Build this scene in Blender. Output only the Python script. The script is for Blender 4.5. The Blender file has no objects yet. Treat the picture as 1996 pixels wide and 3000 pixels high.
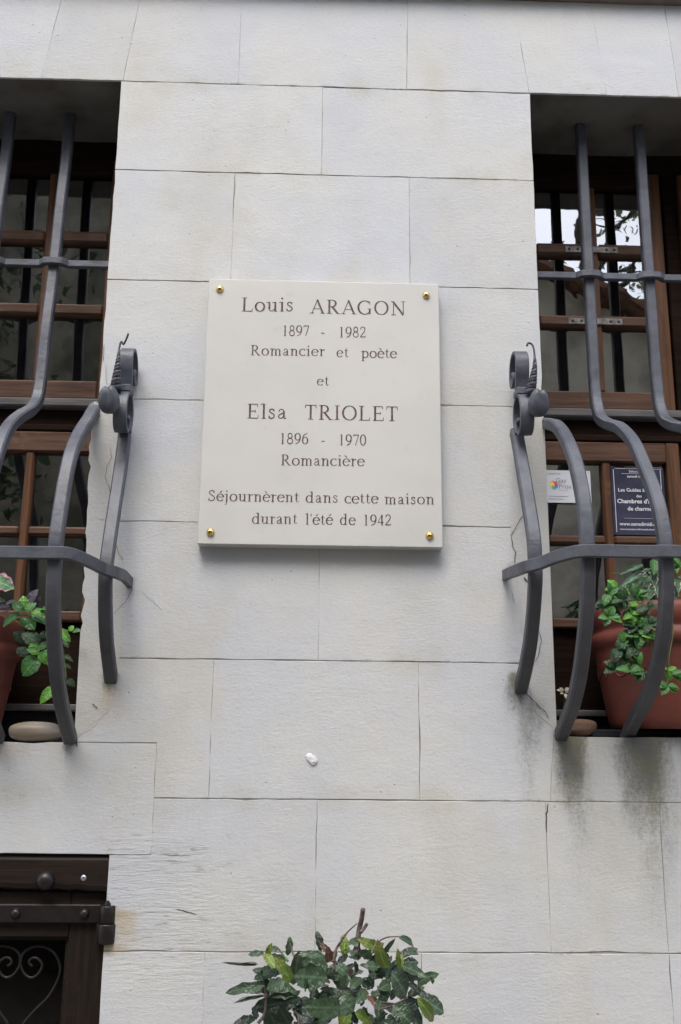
import bpy, bmesh, math, random
import numpy as np
from mathutils import Vector, Matrix, Euler, noise as mnoise

random.seed(7)
S = bpy.context.scene
COL = S.collection
R = math.radians

# ------------------------------------------------------------------ camera
# Surveyed pose: the wall face is the plane y = 0, the camera stands 2.2 m in front of it at eye height.
CAM_M = np.array([[0.9994124285119586, -0.01686377910684253, -0.029839750167600137],
                  [-0.03304361628918787, -0.24276133495046248, -0.969523106313409],
                  [0.009105885918574242, 0.9699394554338455, -0.2431759355576389]])
CAM_C = np.array([0.0, -2.2, 1.62])
FPX = 2991.0
cam = bpy.data.cameras.new('camera')
cam.sensor_fit = 'VERTICAL'; cam.sensor_height = 36.0; cam.sensor_width = 24.0
cam.lens = 36.0 * FPX / 3000.0
cam.clip_start = 0.02; cam.clip_end = 500
camo = bpy.data.objects.new('camera', cam)
mw = Matrix.Identity(4)
for i in range(3):
    for j in range(3):
        mw[i][j] = CAM_M[i][j]
    mw[i][3] = CAM_C[i]
camo.matrix_world = mw
COL.objects.link(camo); S.camera = camo

# ------------------------------------------------------------------ sky, sun, exposure
SUN_EL, SUN_AZ = R(58), R(-16)          # azimuth measured from the street normal, negative = from the left
w = bpy.data.worlds.new('World'); S.world = w; w.use_nodes = True
nt = w.node_tree; nt.nodes.clear()
sky = nt.nodes.new('ShaderNodeTexSky'); sky.sky_type = 'NISHITA'; sky.sun_disc = False
sky.sun_elevation = SUN_EL
sky.sun_rotation = math.pi + SUN_AZ * -1
sky.air_density = 1.0; sky.dust_density = 3.0; sky.ozone_density = 1.0
hs = nt.nodes.new('ShaderNodeHueSaturation'); hs.inputs['Saturation'].default_value = 0.50
bg = nt.nodes.new('ShaderNodeBackground'); bg.inputs['Strength'].default_value = 0.15
wo = nt.nodes.new('ShaderNodeOutputWorld')
nt.links.new(sky.outputs[0], hs.inputs['Color']); nt.links.new(hs.outputs[0], bg.inputs['Color']); nt.links.new(bg.outputs[0], wo.inputs[0])
sl = bpy.data.lights.new('sun', 'SUN'); sl.energy = 0.6; sl.angle = R(28); sl.color = (1.0, 0.97, 0.92)
so = bpy.data.objects.new('sun', sl); COL.objects.link(so)
sd = Vector((math.sin(SUN_AZ) * math.cos(SUN_EL), -math.cos(SUN_AZ) * math.cos(SUN_EL), math.sin(SUN_EL)))
so.rotation_euler = sd.to_track_quat('Z', 'Y').to_euler(); so.location = sd * 20
S.view_settings.view_transform = 'Standard'; S.view_settings.look = 'None'
S.view_settings.gamma = 1.0; S.view_settings.use_curve_mapping = False
S.view_settings.exposure = 1.58

# ------------------------------------------------------------------ survey helpers
def at(px, py, y=0.0):
    """measured point of the photograph -> metric point on the plane at depth y"""
    d = CAM_M @ np.array([px - 998.0, 1500.0 - py, -FPX])
    t = (y - CAM_C[1]) / d[1]
    return Vector(CAM_C + d * t)

def tag(o, label=None, cat=None, group=None, kind=None):
    if label: o['label'] = label
    if cat: o['category'] = cat
    if group: o['group'] = group
    if kind: o['kind'] = kind
    return o

def empty(name, label, cat, loc=(0, 0, 0), group=None):
    o = bpy.data.objects.new(name, None); o.empty_display_size = 0.1
    o.location = loc; COL.objects.link(o)
    return tag(o, label, cat, group)

def link(name, me, parent=None, mat=None):
    o = bpy.data.objects.new(name, me)
    COL.objects.link(o)
    if parent is not None:
        o.parent = parent
        if parent.type == 'EMPTY':
            o.matrix_parent_inverse = Matrix.Translation(-Vector(parent.location))
    if mat is not None and not me.materials:
        me.materials.append(mat)
    return o

def mesh(name, v, f, mat=None, parent=None, smooth=False):
    me = bpy.data.meshes.new(name)
    me.from_pydata([tuple(p) for p in v], [], f)
    if smooth:
        me.polygons.foreach_set('use_smooth', [True] * len(me.polygons))
    me.update()
    return link(name, me, parent, mat)

class MB:
    """collects shapes and links them as one mesh"""
    def __init__(s): s.v = []; s.f = []; s.sm = []
    def add(s, v, f, smooth=False):
        o = len(s.v); s.v += [tuple(p) for p in v]; s.f += [tuple(i + o for i in q) for q in f]; s.sm += [smooth] * len(f); return s
    def box(s, x0, x1, y0, y1, z0, z1, b=0.0):
        if b <= 0:
            v = [(x, y, z) for x in (x0, x1) for y in (y0, y1) for z in (z0, z1)]
            f = [(0, 1, 3, 2), (4, 6, 7, 5), (0, 4, 5, 1), (2, 3, 7, 6), (0, 2, 6, 4), (1, 5, 7, 3)]
            return s.add(v, f)
        bm = bmesh.new()
        r = bmesh.ops.create_cube(bm, size=1.0)
        for q in bm.verts:
            q.co = Vector(((x0 + x1) / 2 + q.co.x * (x1 - x0), (y0 + y1) / 2 + q.co.y * (y1 - y0), (z0 + z1) / 2 + q.co.z * (z1 - z0)))
        bmesh.ops.bevel(bm, geom=list(bm.edges), offset=b, segments=1, affect='EDGES')
        bm.verts.index_update()
        s.add([q.co[:] for q in bm.verts], [[q.index for q in fa.verts] for fa in bm.faces]); bm.free(); return s
    def tube(s, pts, rad, n=6, caps=True):
        pts = [Vector(p) for p in pts]
        if not isinstance(rad, (list, tuple)): rad = [rad] * len(pts)
        v = []; f = []
        up = Vector((0.13, 0.2, 1)).normalized()
        t0 = (pts[1] - pts[0]).normalized()
        a = t0.cross(up)
        if a.length < 1e-3: a = t0.cross(Vector((1, 0, 0)))
        a.normalize()
        for i, p in enumerate(pts):
            t = (pts[min(i + 1, len(pts) - 1)] - pts[max(i - 1, 0)]).normalized()
            a = (a - t * a.dot(t)).normalized(); b = t.cross(a)
            for k in range(n):
                an = 2 * math.pi * k / n
                v.append(p + (a * math.cos(an) + b * math.sin(an)) * rad[i])
        for i in range(len(pts) - 1):
            for k in range(n):
                k2 = (k + 1) % n
                f.append((i * n + k, i * n + k2, (i + 1) * n + k2, (i + 1) * n + k))
        if caps:
            f.append(tuple(range(n - 1, -1, -1))); f.append(tuple((len(pts) - 1) * n + k for k in range(n)))
        return s.add(v, f, True)
    def lathe(s, prof, c, n=48, axis='Z', tilt=None):
        v = []; f = []
        for (r, z) in prof:
            for k in range(n):
                a = 2 * math.pi * k / n
                p = Vector((r * math.cos(a), r * math.sin(a), z))
                if axis == 'Y': p = Vector((p.x, -p.z, p.y))
                if tilt: p = tilt @ p
                v.append(p + Vector(c))
        for i in range(len(prof) - 1):
            for k in range(n):
                k2 = (k + 1) % n
                f.append((i * n + k, i * n + k2, (i + 1) * n + k2, (i + 1) * n + k))
        return s.add(v, f, True)
    def build(s, name, mat=None, parent=None):
        me = bpy.data.meshes.new(name); me.from_pydata(s.v, [], s.f)
        me.polygons.foreach_set('use_smooth', s.sm); me.update()
        return link(name, me, parent, mat)

def smooth_path(P, n):
    """Catmull-Rom through P, resampled to n points of about equal spacing"""
    P = [Vector(p) for p in P]; Q = [P[0] * 2 - P[1]] + P + [P[-1] * 2 - P[-2]]
    out = []
    for i in range(1, len(Q) - 2):
        for k in range(12):
            t = k / 12.0; a, b, c, d = Q[i - 1], Q[i], Q[i + 1], Q[i + 2]
            out.append(0.5 * ((2 * b) + (c - a) * t + (2 * a - 5 * b + 4 * c - d) * t * t + (3 * b - a - 3 * c + d) * t ** 3))
    out.append(P[-1])
    L = [0]
    for i in range(1, len(out)): L.append(L[-1] + (out[i] - out[i - 1]).length)
    res = []; j = 0
    for k in range(n):
        s = L[-1] * k / (n - 1)
        while j < len(L) - 2 and L[j + 1] < s: j += 1
        u = (s - L[j]) / max(1e-9, L[j + 1] - L[j])
        res.append(out[j].lerp(out[j + 1], min(1, max(0, u))))
    return res

# ------------------------------------------------------------------ materials
def new_mat(name):
    m = bpy.data.materials.new(name); m.use_nodes = True
    n = m.node_tree; n.nodes.clear()
    out = n.nodes.new('ShaderNodeOutputMaterial'); bs = n.nodes.new('ShaderNodeBsdfPrincipled')
    n.links.new(bs.outputs[0], out.inputs[0])
    return m, n, bs, out

class NG:
    """tiny node-graph helper"""
    def __init__(s, tree): s.t = tree
    def val(s, x, sock):
        if isinstance(x, (int, float)): sock.default_value = x
        elif isinstance(x, tuple): sock.default_value = x
        else: s.t.links.new(x, sock)
    def math(s, op, a, b=0.0, clamp=False):
        n = s.t.nodes.new('ShaderNodeMath'); n.operation = op; n.use_clamp = clamp
        s.val(a, n.inputs[0]); s.val(b, n.inputs[1]); return n.outputs[0]
    def pos(s):
        n = s.t.nodes.new('ShaderNodeTexCoord'); return n.outputs['Object']
    def scale(s, vec, sc, loc=(0, 0, 0), rot=(0, 0, 0)):
        n = s.t.nodes.new('ShaderNodeMapping'); s.t.links.new(vec, n.inputs[0])
        n.inputs['Scale'].default_value = sc; n.inputs['Location'].default_value = loc; n.inputs['Rotation'].default_value = rot
        return n.outputs[0]
    def noise(s, vec, sc, det=4, rough=0.55, dist=0.0):
        n = s.t.nodes.new('ShaderNodeTexNoise'); s.t.links.new(vec, n.inputs['Vector'])
        n.inputs['Scale'].default_value = sc; n.inputs['Detail'].default_value = det
        n.inputs['Roughness'].default_value = rough; n.inputs['Distortion'].default_value = dist
        return n.outputs['Fac']
    def voro(s, vec, sc, feat='F1'):
        n = s.t.nodes.new('ShaderNodeTexVoronoi'); s.t.links.new(vec, n.inputs['Vector']); n.inputs['Scale'].default_value = sc; n.feature = feat
        return n.outputs['Distance']
    def ramp(s, fac, a, b, clamp=True):
        n = s.t.nodes.new('ShaderNodeMapRange'); n.interpolation_type = 'SMOOTHSTEP'
        s.val(fac, n.inputs[0]); n.inputs[1].default_value = a; n.inputs[2].default_value = b
        return n.outputs[0]
    def mix(s, fac, a, b):
        n = s.t.nodes.new('ShaderNodeMix'); n.data_type = 'RGBA'
        s.val(fac, n.inputs[0])
        for x, i in ((a, 6), (b, 7)):
            if isinstance(x, tuple): n.inputs[i].default_value = x if len(x) == 4 else x + (1,)
            else: s.t.links.new(x, n.inputs[i])
        return n.outputs[2]
    def bump(s, h, strength, dist, nrm=None):
        n = s.t.nodes.new('ShaderNodeBump'); n.inputs['Strength'].default_value = strength; n.inputs['Distance'].default_value = dist
        s.t.links.new(h, n.inputs['Height'])
        if nrm is not None: s.t.links.new(nrm, n.inputs['Normal'])
        return n.outputs[0]
    def xyz(s, vec):
        n = s.t.nodes.new('ShaderNodeSeparateXYZ'); s.t.links.new(vec, n.inputs[0]); return n.outputs
    def rand(s):
        return s.t.nodes.new('ShaderNodeObjectInfo').outputs['Random']

# stains on the stone: (x, z of the top, half width, length, strength, kind)  kind 0 = moss/soot, 1 = rust/ochre
STAINS = [(0.450, 1.822, 0.036, 0.12, 1.15, 0), (0.470, 1.78, 0.052, 0.30, 0.62, 0), (0.432, 1.80, 0.022, 0.12, 0.5, 0), (0.560, 1.712, 0.050, 0.21, 1.5, 0), (0.572, 1.70, 0.060, 0.42, 0.58, 0),
          (0.715, 1.712, 0.080, 0.29, 1.35, 0), (0.728, 1.70, 0.085, 0.48, 0.66, 0), (0.93, 1.712, 0.24, 0.12, 0.8, 0), (0.66, 1.72, 0.20, 0.26, 0.30, 0), (0.66, 1.56, 0.22, 0.25, 0.16, 0),
          (-0.418, 1.812, 0.034, 0.050, 1.0, 0), (-0.415, 1.79, 0.048, 0.13, 0.5, 1), (-0.492, 1.678, 0.016, 0.06, 0.8, 0), (-0.61, 1.668, 0.09, 0.07, 0.45, 1),
          (0.475, 2.40, 0.07, 0.20, 0.30, 1), (-0.44, 2.36, 0.06, 0.25, 0.25, 1), (0.445, 2.065, 0.03, 0.09, 0.45, 0), (-0.385, 2.02, 0.025, 0.07, 0.5, 0),
          (-0.36, 1.345, 0.045, 0.11, 0.75, 1), (-0.385, 1.275, 0.06, 0.03, 0.9, 1), (-0.26, 1.56, 0.12, 0.26, 0.24, 0), (-0.66, 1.60, 0.17, 0.15, 0.28, 0),
          (0.014, 3.53, 0.10, 0.12, 0.25, 0), (-0.30, 3.50, 0.12, 0.20, 0.18, 0), (0.60, 3.52, 0.12, 0.14, 0.2, 0), (0.86, 1.62, 0.03, 0.25, 0.25, 0)]

def stone_material(name, base=(0.485, 0.482, 0.470), rough_pit=0.9, chisel=0.55, stains=True, dark=None):
    m, n, bs, out = new_mat(name); g = NG(n)
    p = g.pos(); X, Y, Z = g.xyz(p)
    rnd = g.rand()
    # colour
    c0 = tuple(base) + (1,); c1 = tuple(b * k for b, k in zip(base, (0.93, 0.955, 1.03))) + (1,); c2 = tuple(b * k for b, k in zip(base, (0.88, 0.85, 0.77))) + (1,)
    col = g.mix(g.ramp(g.noise(g.scale(p, (1, 1, 1)), 3.1, 3), 0.38, 0.66), c0, c1)
    col = g.mix(g.math('MULTIPLY', g.ramp(g.noise(g.scale(p, (1, 1, 0.6), (4, 2, 9)), 5.3, 5), 0.50, 0.78), 0.65), col, c2)
    # per block tone
    tone = g.math('ADD', g.math('MULTIPLY', rnd, 0.07), 0.955)
    hv = n.nodes.new('ShaderNodeHueSaturation'); n.links.new(col, hv.inputs['Color']); n.links.new(tone, hv.inputs['Value']); col = hv.outputs[0]
    # fine grain mottling and pits
    grain = g.noise(p, 170, 3, 0.7)
    col = g.mix(g.math('MULTIPLY', g.ramp(grain, 0.50, 0.75), 0.22), col, tuple(b * 0.62 for b in base))
    pits = g.ramp(g.voro(g.scale(p, (1, 1, 1), (3, 1, 2)), 34), 0.10, 0.035)
    pits = g.math('MULTIPLY', pits, g.ramp(g.noise(p, 9, 2), 0.50, 0.66))
    col = g.mix(g.math('MULTIPLY', pits, 0.5), col, (0.22, 0.205, 0.17))
    if stains:
        # dirt caught along the bed joints, broken and uneven
        near = None
        for zj in (1.2615, 1.556, 1.8425, 2.143, 2.428, 2.723, 3.012, 3.258):
            dd = g.math('ABSOLUTE', g.math('SUBTRACT', Z, zj + 0.0005)); near = dd if near is None else g.math('MINIMUM', near, dd)
        jn = g.math('MULTIPLY', g.ramp(near, 0.0065, 0.0008), g.ramp(g.noise(g.scale(p, (1, 1, 2.5), (2, 0, 5)), 28, 4, 0.7), 0.47, 0.68))
        jn = g.math('MULTIPLY', jn, g.ramp(g.noise(g.scale(p, (1, 1, 1), (9, 0, 5)), 3.2, 2), 0.38, 0.62))
        col = g.mix(g.math('MULTIPLY', jn, 0.75), col, (0.17, 0.15, 0.10))
        halo = g.math('MULTIPLY', g.ramp(near, 0.05, 0.0), g.ramp(g.noise(g.scale(p, (1, 1, 0.7), (5, 0, 1)), 6.0, 4), 0.48, 0.72))
        col = g.mix(g.math('MULTIPLY', halo, 0.45), col, (0.36, 0.335, 0.26))
        bx0 = g.math('MULTIPLY', g.ramp(X, -0.46, -0.36), g.ramp(X, -0.10, -0.17)); bz0 = g.math('MULTIPLY', g.ramp(Z, 1.52, 1.46), g.ramp(Z, 1.1, 1.28))
        sc0 = g.ramp(g.noise(g.scale(p, (8, 8, 70), (0, 0, 0), (0, R(8), 0)), 1.6, 4, 0.7, 1.2), 0.44, 0.36)
        sc0 = g.math('MULTIPLY', g.math('MULTIPLY', bx0, bz0), g.math('MULTIPLY', sc0, g.ramp(g.noise(p, 12, 3), 0.42, 0.6)))
        col = g.mix(g.math('MULTIPLY', sc0, 0.62), col, (0.17, 0.15, 0.11))
        wob = g.math('MULTIPLY', g.math('SUBTRACT', g.noise(g.scale(p, (1, 1, 0.45)), 17, 3), 0.5), 0.05)
        speck = g.noise(g.scale(p, (1, 1, 0.8)), 130, 5, 0.75)
        blot = g.noise(g.scale(p, (1, 1, 0.30)), 26, 6, 0.7)
        tot = {0: None, 1: None}
        for (x0, z0, hw, ln, st, kd) in STAINS:
            dx = g.math('DIVIDE', g.math('SUBTRACT', g.math('ADD', X, wob), x0), hw)
            gx = g.math('POWER', g.math('SUBTRACT', 1.0, g.math('MULTIPLY', dx, dx), True), 1.5)
            t = g.math('DIVIDE', g.math('SUBTRACT', z0, Z), ln)
            up = g.ramp(t, -0.10, 0.14); dn = g.math('SUBTRACT', 1.0, t, True)
            k = g.math('MULTIPLY', g.math('MULTIPLY', gx, up), g.math('MULTIPLY', g.math('POWER', dn, 0.8), st))
            tot[kd] = k if tot[kd] is None else g.math('MAXIMUM', tot[kd], k)
        fac = g.math('ADD', g.math('ADD', speck, blot), -1.02)
        a = g.math('ADD', tot[0], g.math('MULTIPLY', fac, 1.05)); a = g.math('MULTIPLY', g.math('MAXIMUM', g.math('MULTIPLY', g.ramp(a, -0.05, 1.0), 1.0), g.math('MULTIPLY', tot[0], 0.25)), g.ramp(tot[0], 0.0, 0.45))
        k0 = g.math('MULTIPLY', tot[0], 1.0)
        mos = g.mix(g.ramp(g.noise(p, 14, 3), 0.42, 0.62), (0.105, 0.100, 0.055), (0.075, 0.075, 0.068))
        col = g.mix(g.math('MULTIPLY', a, 0.84), col, mos)
        b = g.math('ADD', tot[1], g.math('MULTIPLY', fac, 0.6)); b = g.math('MULTIPLY', g.ramp(b, 0.05, 0.9), g.ramp(tot[1], 0.0, 0.3))
        col = g.mix(g.math('MULTIPLY', b, 0.8), col, (0.36, 0.27, 0.13))
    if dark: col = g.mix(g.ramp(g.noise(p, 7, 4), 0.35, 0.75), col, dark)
    n.links.new(col, bs.inputs['Base Color']); bs.inputs['Roughness'].default_value = 0.92
    bs.inputs['Specular IOR Level'].default_value = 0.25
    # relief: tooled ripples that run across the block, grain, soft undulation
    rip = g.noise(g.scale(p, (17, 17, 62), (0, 0, 0), (0, R(5), 0)), 1.5, 4, 0.65, 0.9)
    ripmask = g.ramp(g.noise(g.scale(p, (1, 1, 1), (7, 3, 1)), 4.2, 2), 0.32, 0.62)
    low = g.ramp(Z, 2.6, 1.35)
    ripmask = g.math('ADD', g.math('MULTIPLY', ripmask, 0.55), g.math('MULTIPLY', low, 0.45))
    comb = g.noise(g.scale(p, (55, 55, 260), (0, 0, 0), (0, R(-18), 0)), 1.0, 2, 0.5, 0.5)
    combmask = g.ramp(g.noise(g.scale(p, (1, 1, 1), (1, 8, 3)), 5.0, 2), 0.50, 0.62)
    h = g.math('MULTIPLY', g.math('MULTIPLY', rip, ripmask), 1.0 * chisel)
    h = g.math('ADD', h, g.math('MULTIPLY', g.math('MULTIPLY', comb, combmask), 0.45))
    # coarse chisel scars of the rough band beside the cellar door
    inx = g.math('MULTIPLY', g.ramp(X, -0.44, -0.36), g.ramp(g.math('ADD', X, g.math('MULTIPLY', g.noise(p, 9, 2), 0.12)), -0.10, -0.16))
    inz = g.math('MULTIPLY', g.ramp(Z, 1.52, 1.46), g.ramp(Z, 1.1, 1.28))
    scar = g.noise(g.scale(p, (7, 7, 62), (0, 0, 0), (0, R(8), 0)), 1.6, 4, 0.7, 1.2)
    h = g.math('ADD', h, g.math('MULTIPLY', g.math('MULTIPLY', inx, inz), g.math('MULTIPLY', scar, 1.6)))
    h = g.math('ADD', h, g.math('MULTIPLY', g.noise(g.scale(p, (1, 1, 1.5)), 105, 5, 0.75), rough_pit))
    h = g.math('SUBTRACT', h, g.math('MULTIPLY', pits, 0.9))
    nb = g.bump(h, 1.0, 0.0013)
    nb = g.bump(g.noise(p, 9, 3), 0.5, 0.006, nb)
    n.links.new(nb, bs.inputs['Normal'])
    return m

M = {}
M['stone'] = stone_material('limestone')
M['plaster'] = stone_material('old_plaster', (0.47, 0.46, 0.43), rough_pit=0.95, chisel=0.25)
def _so(m):
    m.node_tree.nodes['Principled BSDF'].inputs['Specular IOR Level'].default_value = 0.0; return m
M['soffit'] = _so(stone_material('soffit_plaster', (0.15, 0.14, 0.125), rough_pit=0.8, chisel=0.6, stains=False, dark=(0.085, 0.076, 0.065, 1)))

def simple(name, col, rough=0.6, metal=0.0, var=0.12, scale=30, bump=0.0, bdist=0.001, stretch=(1, 1, 1), col2=None, spec=0.5, det=4, coat=0.0):
    m, n, bs, out = new_mat(name); g = NG(n); p = g.pos()
    q = g.scale(p, stretch)
    f = g.noise(q, scale, det, 0.6)
    c2 = col2 if col2 else tuple(c * (1 - var * 2) for c in col)
    c = g.mix(g.ramp(f, 0.35, 0.70), tuple(col), tuple(c2))
    n.links.new(c, bs.inputs['Base Color'])
    bs.inputs['Roughness'].default_value = rough; bs.inputs['Metallic'].default_value = metal
    bs.inputs['Specular IOR Level'].default_value = spec
    if coat: bs.inputs['Coat Weight'].default_value = coat; bs.inputs['Coat Roughness'].default_value = 0.25
    if bump: n.links.new(g.bump(g.noise(q, scale * 2.3, 3), bump, bdist), bs.inputs['Normal'])
    return m

def iron_material():
    m, n, bs, out = new_mat('painted_iron'); g = NG(n); p = g.pos()
    c = g.mix(g.ramp(g.noise(p, 20, 4), 0.35, 0.7), (0.069, 0.075, 0.096), (0.047, 0.050, 0.062))
    c = g.mix(g.math('MULTIPLY', g.ramp(g.noise(p, 60, 5, 0.7), 0.57, 0.70), 0.6), c, (0.060, 0.044, 0.036))
    c = g.mix(g.math('MULTIPLY', g.ramp(g.noise(g.scale(p, (1, 1, 0.5), (3, 3, 3)), 24, 5, 0.75), 0.60, 0.74), 0.35), c, (0.125, 0.135, 0.165))
    # shade of the downward-facing belly put into the colour, darker low down
    c = g.mix(g.math('MULTIPLY', g.ramp(g.xyz(p)[2], 2.10, 1.9), 0.55), c, (0.044, 0.040, 0.040))
    n.links.new(c, bs.inputs['Base Color']); bs.inputs['Roughness'].default_value = 0.50; bs.inputs['Specular IOR Level'].default_value = 0.45
    h = g.math('ADD', g.math('MULTIPLY', g.noise(p, 38, 2), 1.0), g.math('MULTIPLY', g.noise(p, 180, 3), 0.22))
    n.links.new(g.bump(h, 1.0, 0.0017), bs.inputs['Normal'])
    return m
M['iron'] = iron_material()

def wood_material(name, c1, c2, rough=0.45, coat=0.2, vertical=False, wear=0.25, spec=0.28):
    m, n, bs, out = new_mat(name); g = NG(n); p = g.pos()
    st = (60, 60, 3) if vertical else (3, 60, 60)
    q = g.scale(p, st)
    f = g.noise(q, 1.4, 5, 0.65, 0.5)
    c = g.mix(g.ramp(f, 0.32, 0.72), tuple(c1), tuple(c2))
    pale = tuple(min(1, a * 1.6 + 0.05) for a in c1)
    c = g.mix(g.math('MULTIPLY', g.ramp(g.noise(p, 26, 5, 0.7), 0.58, 0.75), wear), c, pale)
    n.links.new(c, bs.inputs['Base Color'])
    bs.inputs['Roughness'].default_value = rough; bs.inputs['Specular IOR Level'].default_value = spec; bs.inputs['Coat Weight'].default_value = coat; bs.inputs['Coat Roughness'].default_value = 0.35
    n.links.new(g.bump(f, 0.7, 0.0018), bs.inputs['Normal'])
    return m
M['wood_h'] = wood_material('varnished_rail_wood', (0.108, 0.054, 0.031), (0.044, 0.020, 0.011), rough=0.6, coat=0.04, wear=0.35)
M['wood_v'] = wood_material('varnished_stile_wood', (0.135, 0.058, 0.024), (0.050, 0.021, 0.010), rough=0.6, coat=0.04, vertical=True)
M['wood_dark'] = wood_material('old_wood_shade_tinted', (0.020, 0.011, 0.007), (0.009, 0.005, 0.004), rough=0.75, coat=0.0, wear=0.03, spec=0.06)  # dark copy of the window wood, shade of the recess put into its colour
M['ledge'] = wood_material('weathered_ledge_wood', (0.13, 0.125, 0.125), (0.07, 0.066, 0.066), rough=0.6, coat=0.0, wear=0.4)
M['board'] = wood_material('dark_painted_board', (0.020, 0.021, 0.028), (0.010, 0.010, 0.014), rough=0.6, wear=0.12, coat=0.0, spec=0.16)
M['door_wood'] = wood_material('dark_brown_door_wood', (0.020, 0.013, 0.009), (0.009, 0.006, 0.005), rough=0.55, coat=0.0, spec=0.16, wear=0.12)
M['door_stile'] = wood_material('dark_brown_stile_wood', (0.018, 0.012, 0.008), (0.008, 0.006, 0.005), rough=0.55, coat=0.0, spec=0.16, vertical=True, wear=0.12)
M['door_iron'] = simple('dark_brown_painted_iron', (0.015, 0.011, 0.011), 0.38, 0.0, 0.2, 40, 0.5, 0.001, (1, 1, 1), None, 0.35)
M['marble'] = None
M['brass'] = simple('polished_brass', (0.72, 0.50, 0.18), 0.16, 1.0, 0.05, 20)
M['screw'] = simple('zinc_screw', (0.55, 0.55, 0.58), 0.35, 1.0, 0.1, 300)
M['bracket'] = simple('dull_steel_bracket', (0.23, 0.21, 0.20), 0.5, 0.6, 0.3, 60, 0.3)
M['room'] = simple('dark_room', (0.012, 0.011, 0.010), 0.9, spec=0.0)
M['pebble_grey'] = simple('grey_tan_pebble', (0.215, 0.175, 0.13), 0.5, 0, 0.2, 11, 0.2, 0.002, (1, 1, 3), (0.155, 0.15, 0.14))
M['pebble_brown'] = simple('brown_cobble', (0.14, 0.080, 0.050), 0.8, 0, 0.2, 30, 0.6, 0.002, (1, 1, 1), (0.08, 0.045, 0.030))
M['white_filler'] = simple('white_filler', (0.56, 0.56, 0.58), 0.7, 0, 0.04, 40, 0.6, 0.002)
M['soil'] = simple('potting_soil', (0.035, 0.024, 0.017), 0.95, 0, 0.2, 90, 1.0, 0.004)
M['crack'] = simple('crack_shadow_dirt', (0.055, 0.048, 0.040), 0.95)
M['mortar'] = simple('joint_mortar', (0.33, 0.32, 0.29), 0.95, 0, 0.2, 7, 0.6, 0.002, (1, 1, 1), (0.15, 0.14, 0.115))
M['card'] = simple('white_card', (0.56, 0.58, 0.62), 0.45, 0, 0.01, 5)
M['ink_grey'] = simple('grey_ink', (0.30, 0.31, 0.34), 0.6)
M['ink_orange'] = simple('orange_ink', (0.75, 0.27, 0.08), 0.6)
M['blue_sign'] = simple('slate_blue_film', (0.045, 0.047, 0.085), 0.22, 0, 0.15, 14, 0, 0.001, (1, 1, 1), (0.030, 0.032, 0.055))
M['ink_white'] = simple('white_ink', (0.66, 0.67, 0.72), 0.5, 0, 0.02)
for nm, cc in dict(red=(0.70, 0.07, 0.05), orange=(0.80, 0.30, 0.04), yellow=(0.80, 0.62, 0.07), green=(0.10, 0.45, 0.18), teal=(0.07, 0.42, 0.50), blue=(0.06, 0.16, 0.55)).items():
    M['logo_' + nm] = simple('logo_' + nm, cc, 0.5, 0, 0.01)

def marble():
    m, n, bs, out = new_mat('honed_cream_limestone'); g = NG(n); p = g.pos()
    c = g.mix(g.ramp(g.noise(p, 6, 5), 0.35, 0.7), (0.482, 0.470, 0.440), (0.450, 0.444, 0.424))
    c = g.mix(g.math('MULTIPLY', g.ramp(g.noise(p, 30, 3), 0.60, 0.74), 0.25), c, (0.385, 0.365, 0.32))
    n.links.new(c, bs.inputs['Base Color']); bs.inputs['Roughness'].default_value = 0.42; bs.inputs['Specular IOR Level'].default_value = 0.4
    n.links.new(g.bump(g.noise(p, 140, 2), 0.15, 0.0004), bs.inputs['Normal'])
    return m
M['marble'] = marble()
def letter_mat():
    m, n, bs, out = new_mat('engraved_letter_paint'); g = NG(n); p = g.pos()
    c = g.mix(g.ramp(g.noise(p, 130, 4, 0.75), 0.40, 0.68), (0.048, 0.022, 0.024), (0.135, 0.072, 0.070))
    n.links.new(c, bs.inputs['Base Color']); bs.inputs['Roughness'].default_value = 0.7
    return m
M['letter'] = letter_mat()

def terracotta():
    m, n, bs, out = new_mat('terracotta'); g = NG(n); p = g.pos()
    c = g.mix(g.ramp(g.noise(p, 10, 4), 0.35, 0.7), (0.155, 0.036, 0.023), (0.110, 0.025, 0.016))
    c = g.mix(g.math('MULTIPLY', g.ramp(g.noise(p, 45, 5, 0.7), 0.58, 0.72), 0.30), c, (0.19, 0.075, 0.058))
    n.links.new(c, bs.inputs['Base Color']); bs.inputs['Roughness'].default_value = 0.62
    n.links.new(g.bump(g.noise(p, 80, 3), 0.25, 0.0015), bs.inputs['Normal'])
    return m
M['terracotta'] = terracotta()

def glass():
    m = bpy.data.materials.new('old_window_glass'); m.use_nodes = True
    n = m.node_tree; n.nodes.clear(); g = NG(n)
    out = n.nodes.new('ShaderNodeOutputMaterial')
    gl = n.nodes.new('ShaderNodeBsdfGlossy'); gl.inputs['Roughness'].default_value = 0.012; gl.inputs['Color'].default_value = (0.97, 0.97, 0.97, 1)
    tr = n.nodes.new('ShaderNodeBsdfTransparent'); tr.inputs['Color'].default_value = (0.80, 0.82, 0.80, 1)
    fr = n.nodes.new('ShaderNodeFresnel'); fr.inputs['IOR'].default_value = 1.5
    fac = g.math('ADD', g.math('MULTIPLY', fr.outputs[0], 2.8), 0.22, True)   # two sheets of glass, both faces
    mx = n.nodes.new('ShaderNodeMixShader'); n.links.new(fac, mx.inputs[0]); n.links.new(tr.outputs[0], mx.inputs[1]); n.links.new(gl.outputs[0], mx.inputs[2])
    h = g.noise(g.pos(), 9, 2, 0.4)
    nb = g.bump(h, 1.0, 0.00045); n.links.new(nb, gl.inputs['Normal'])
    n.links.new(mx.outputs[0], out.inputs[0])
    return m
M['glass'] = glass()

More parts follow.
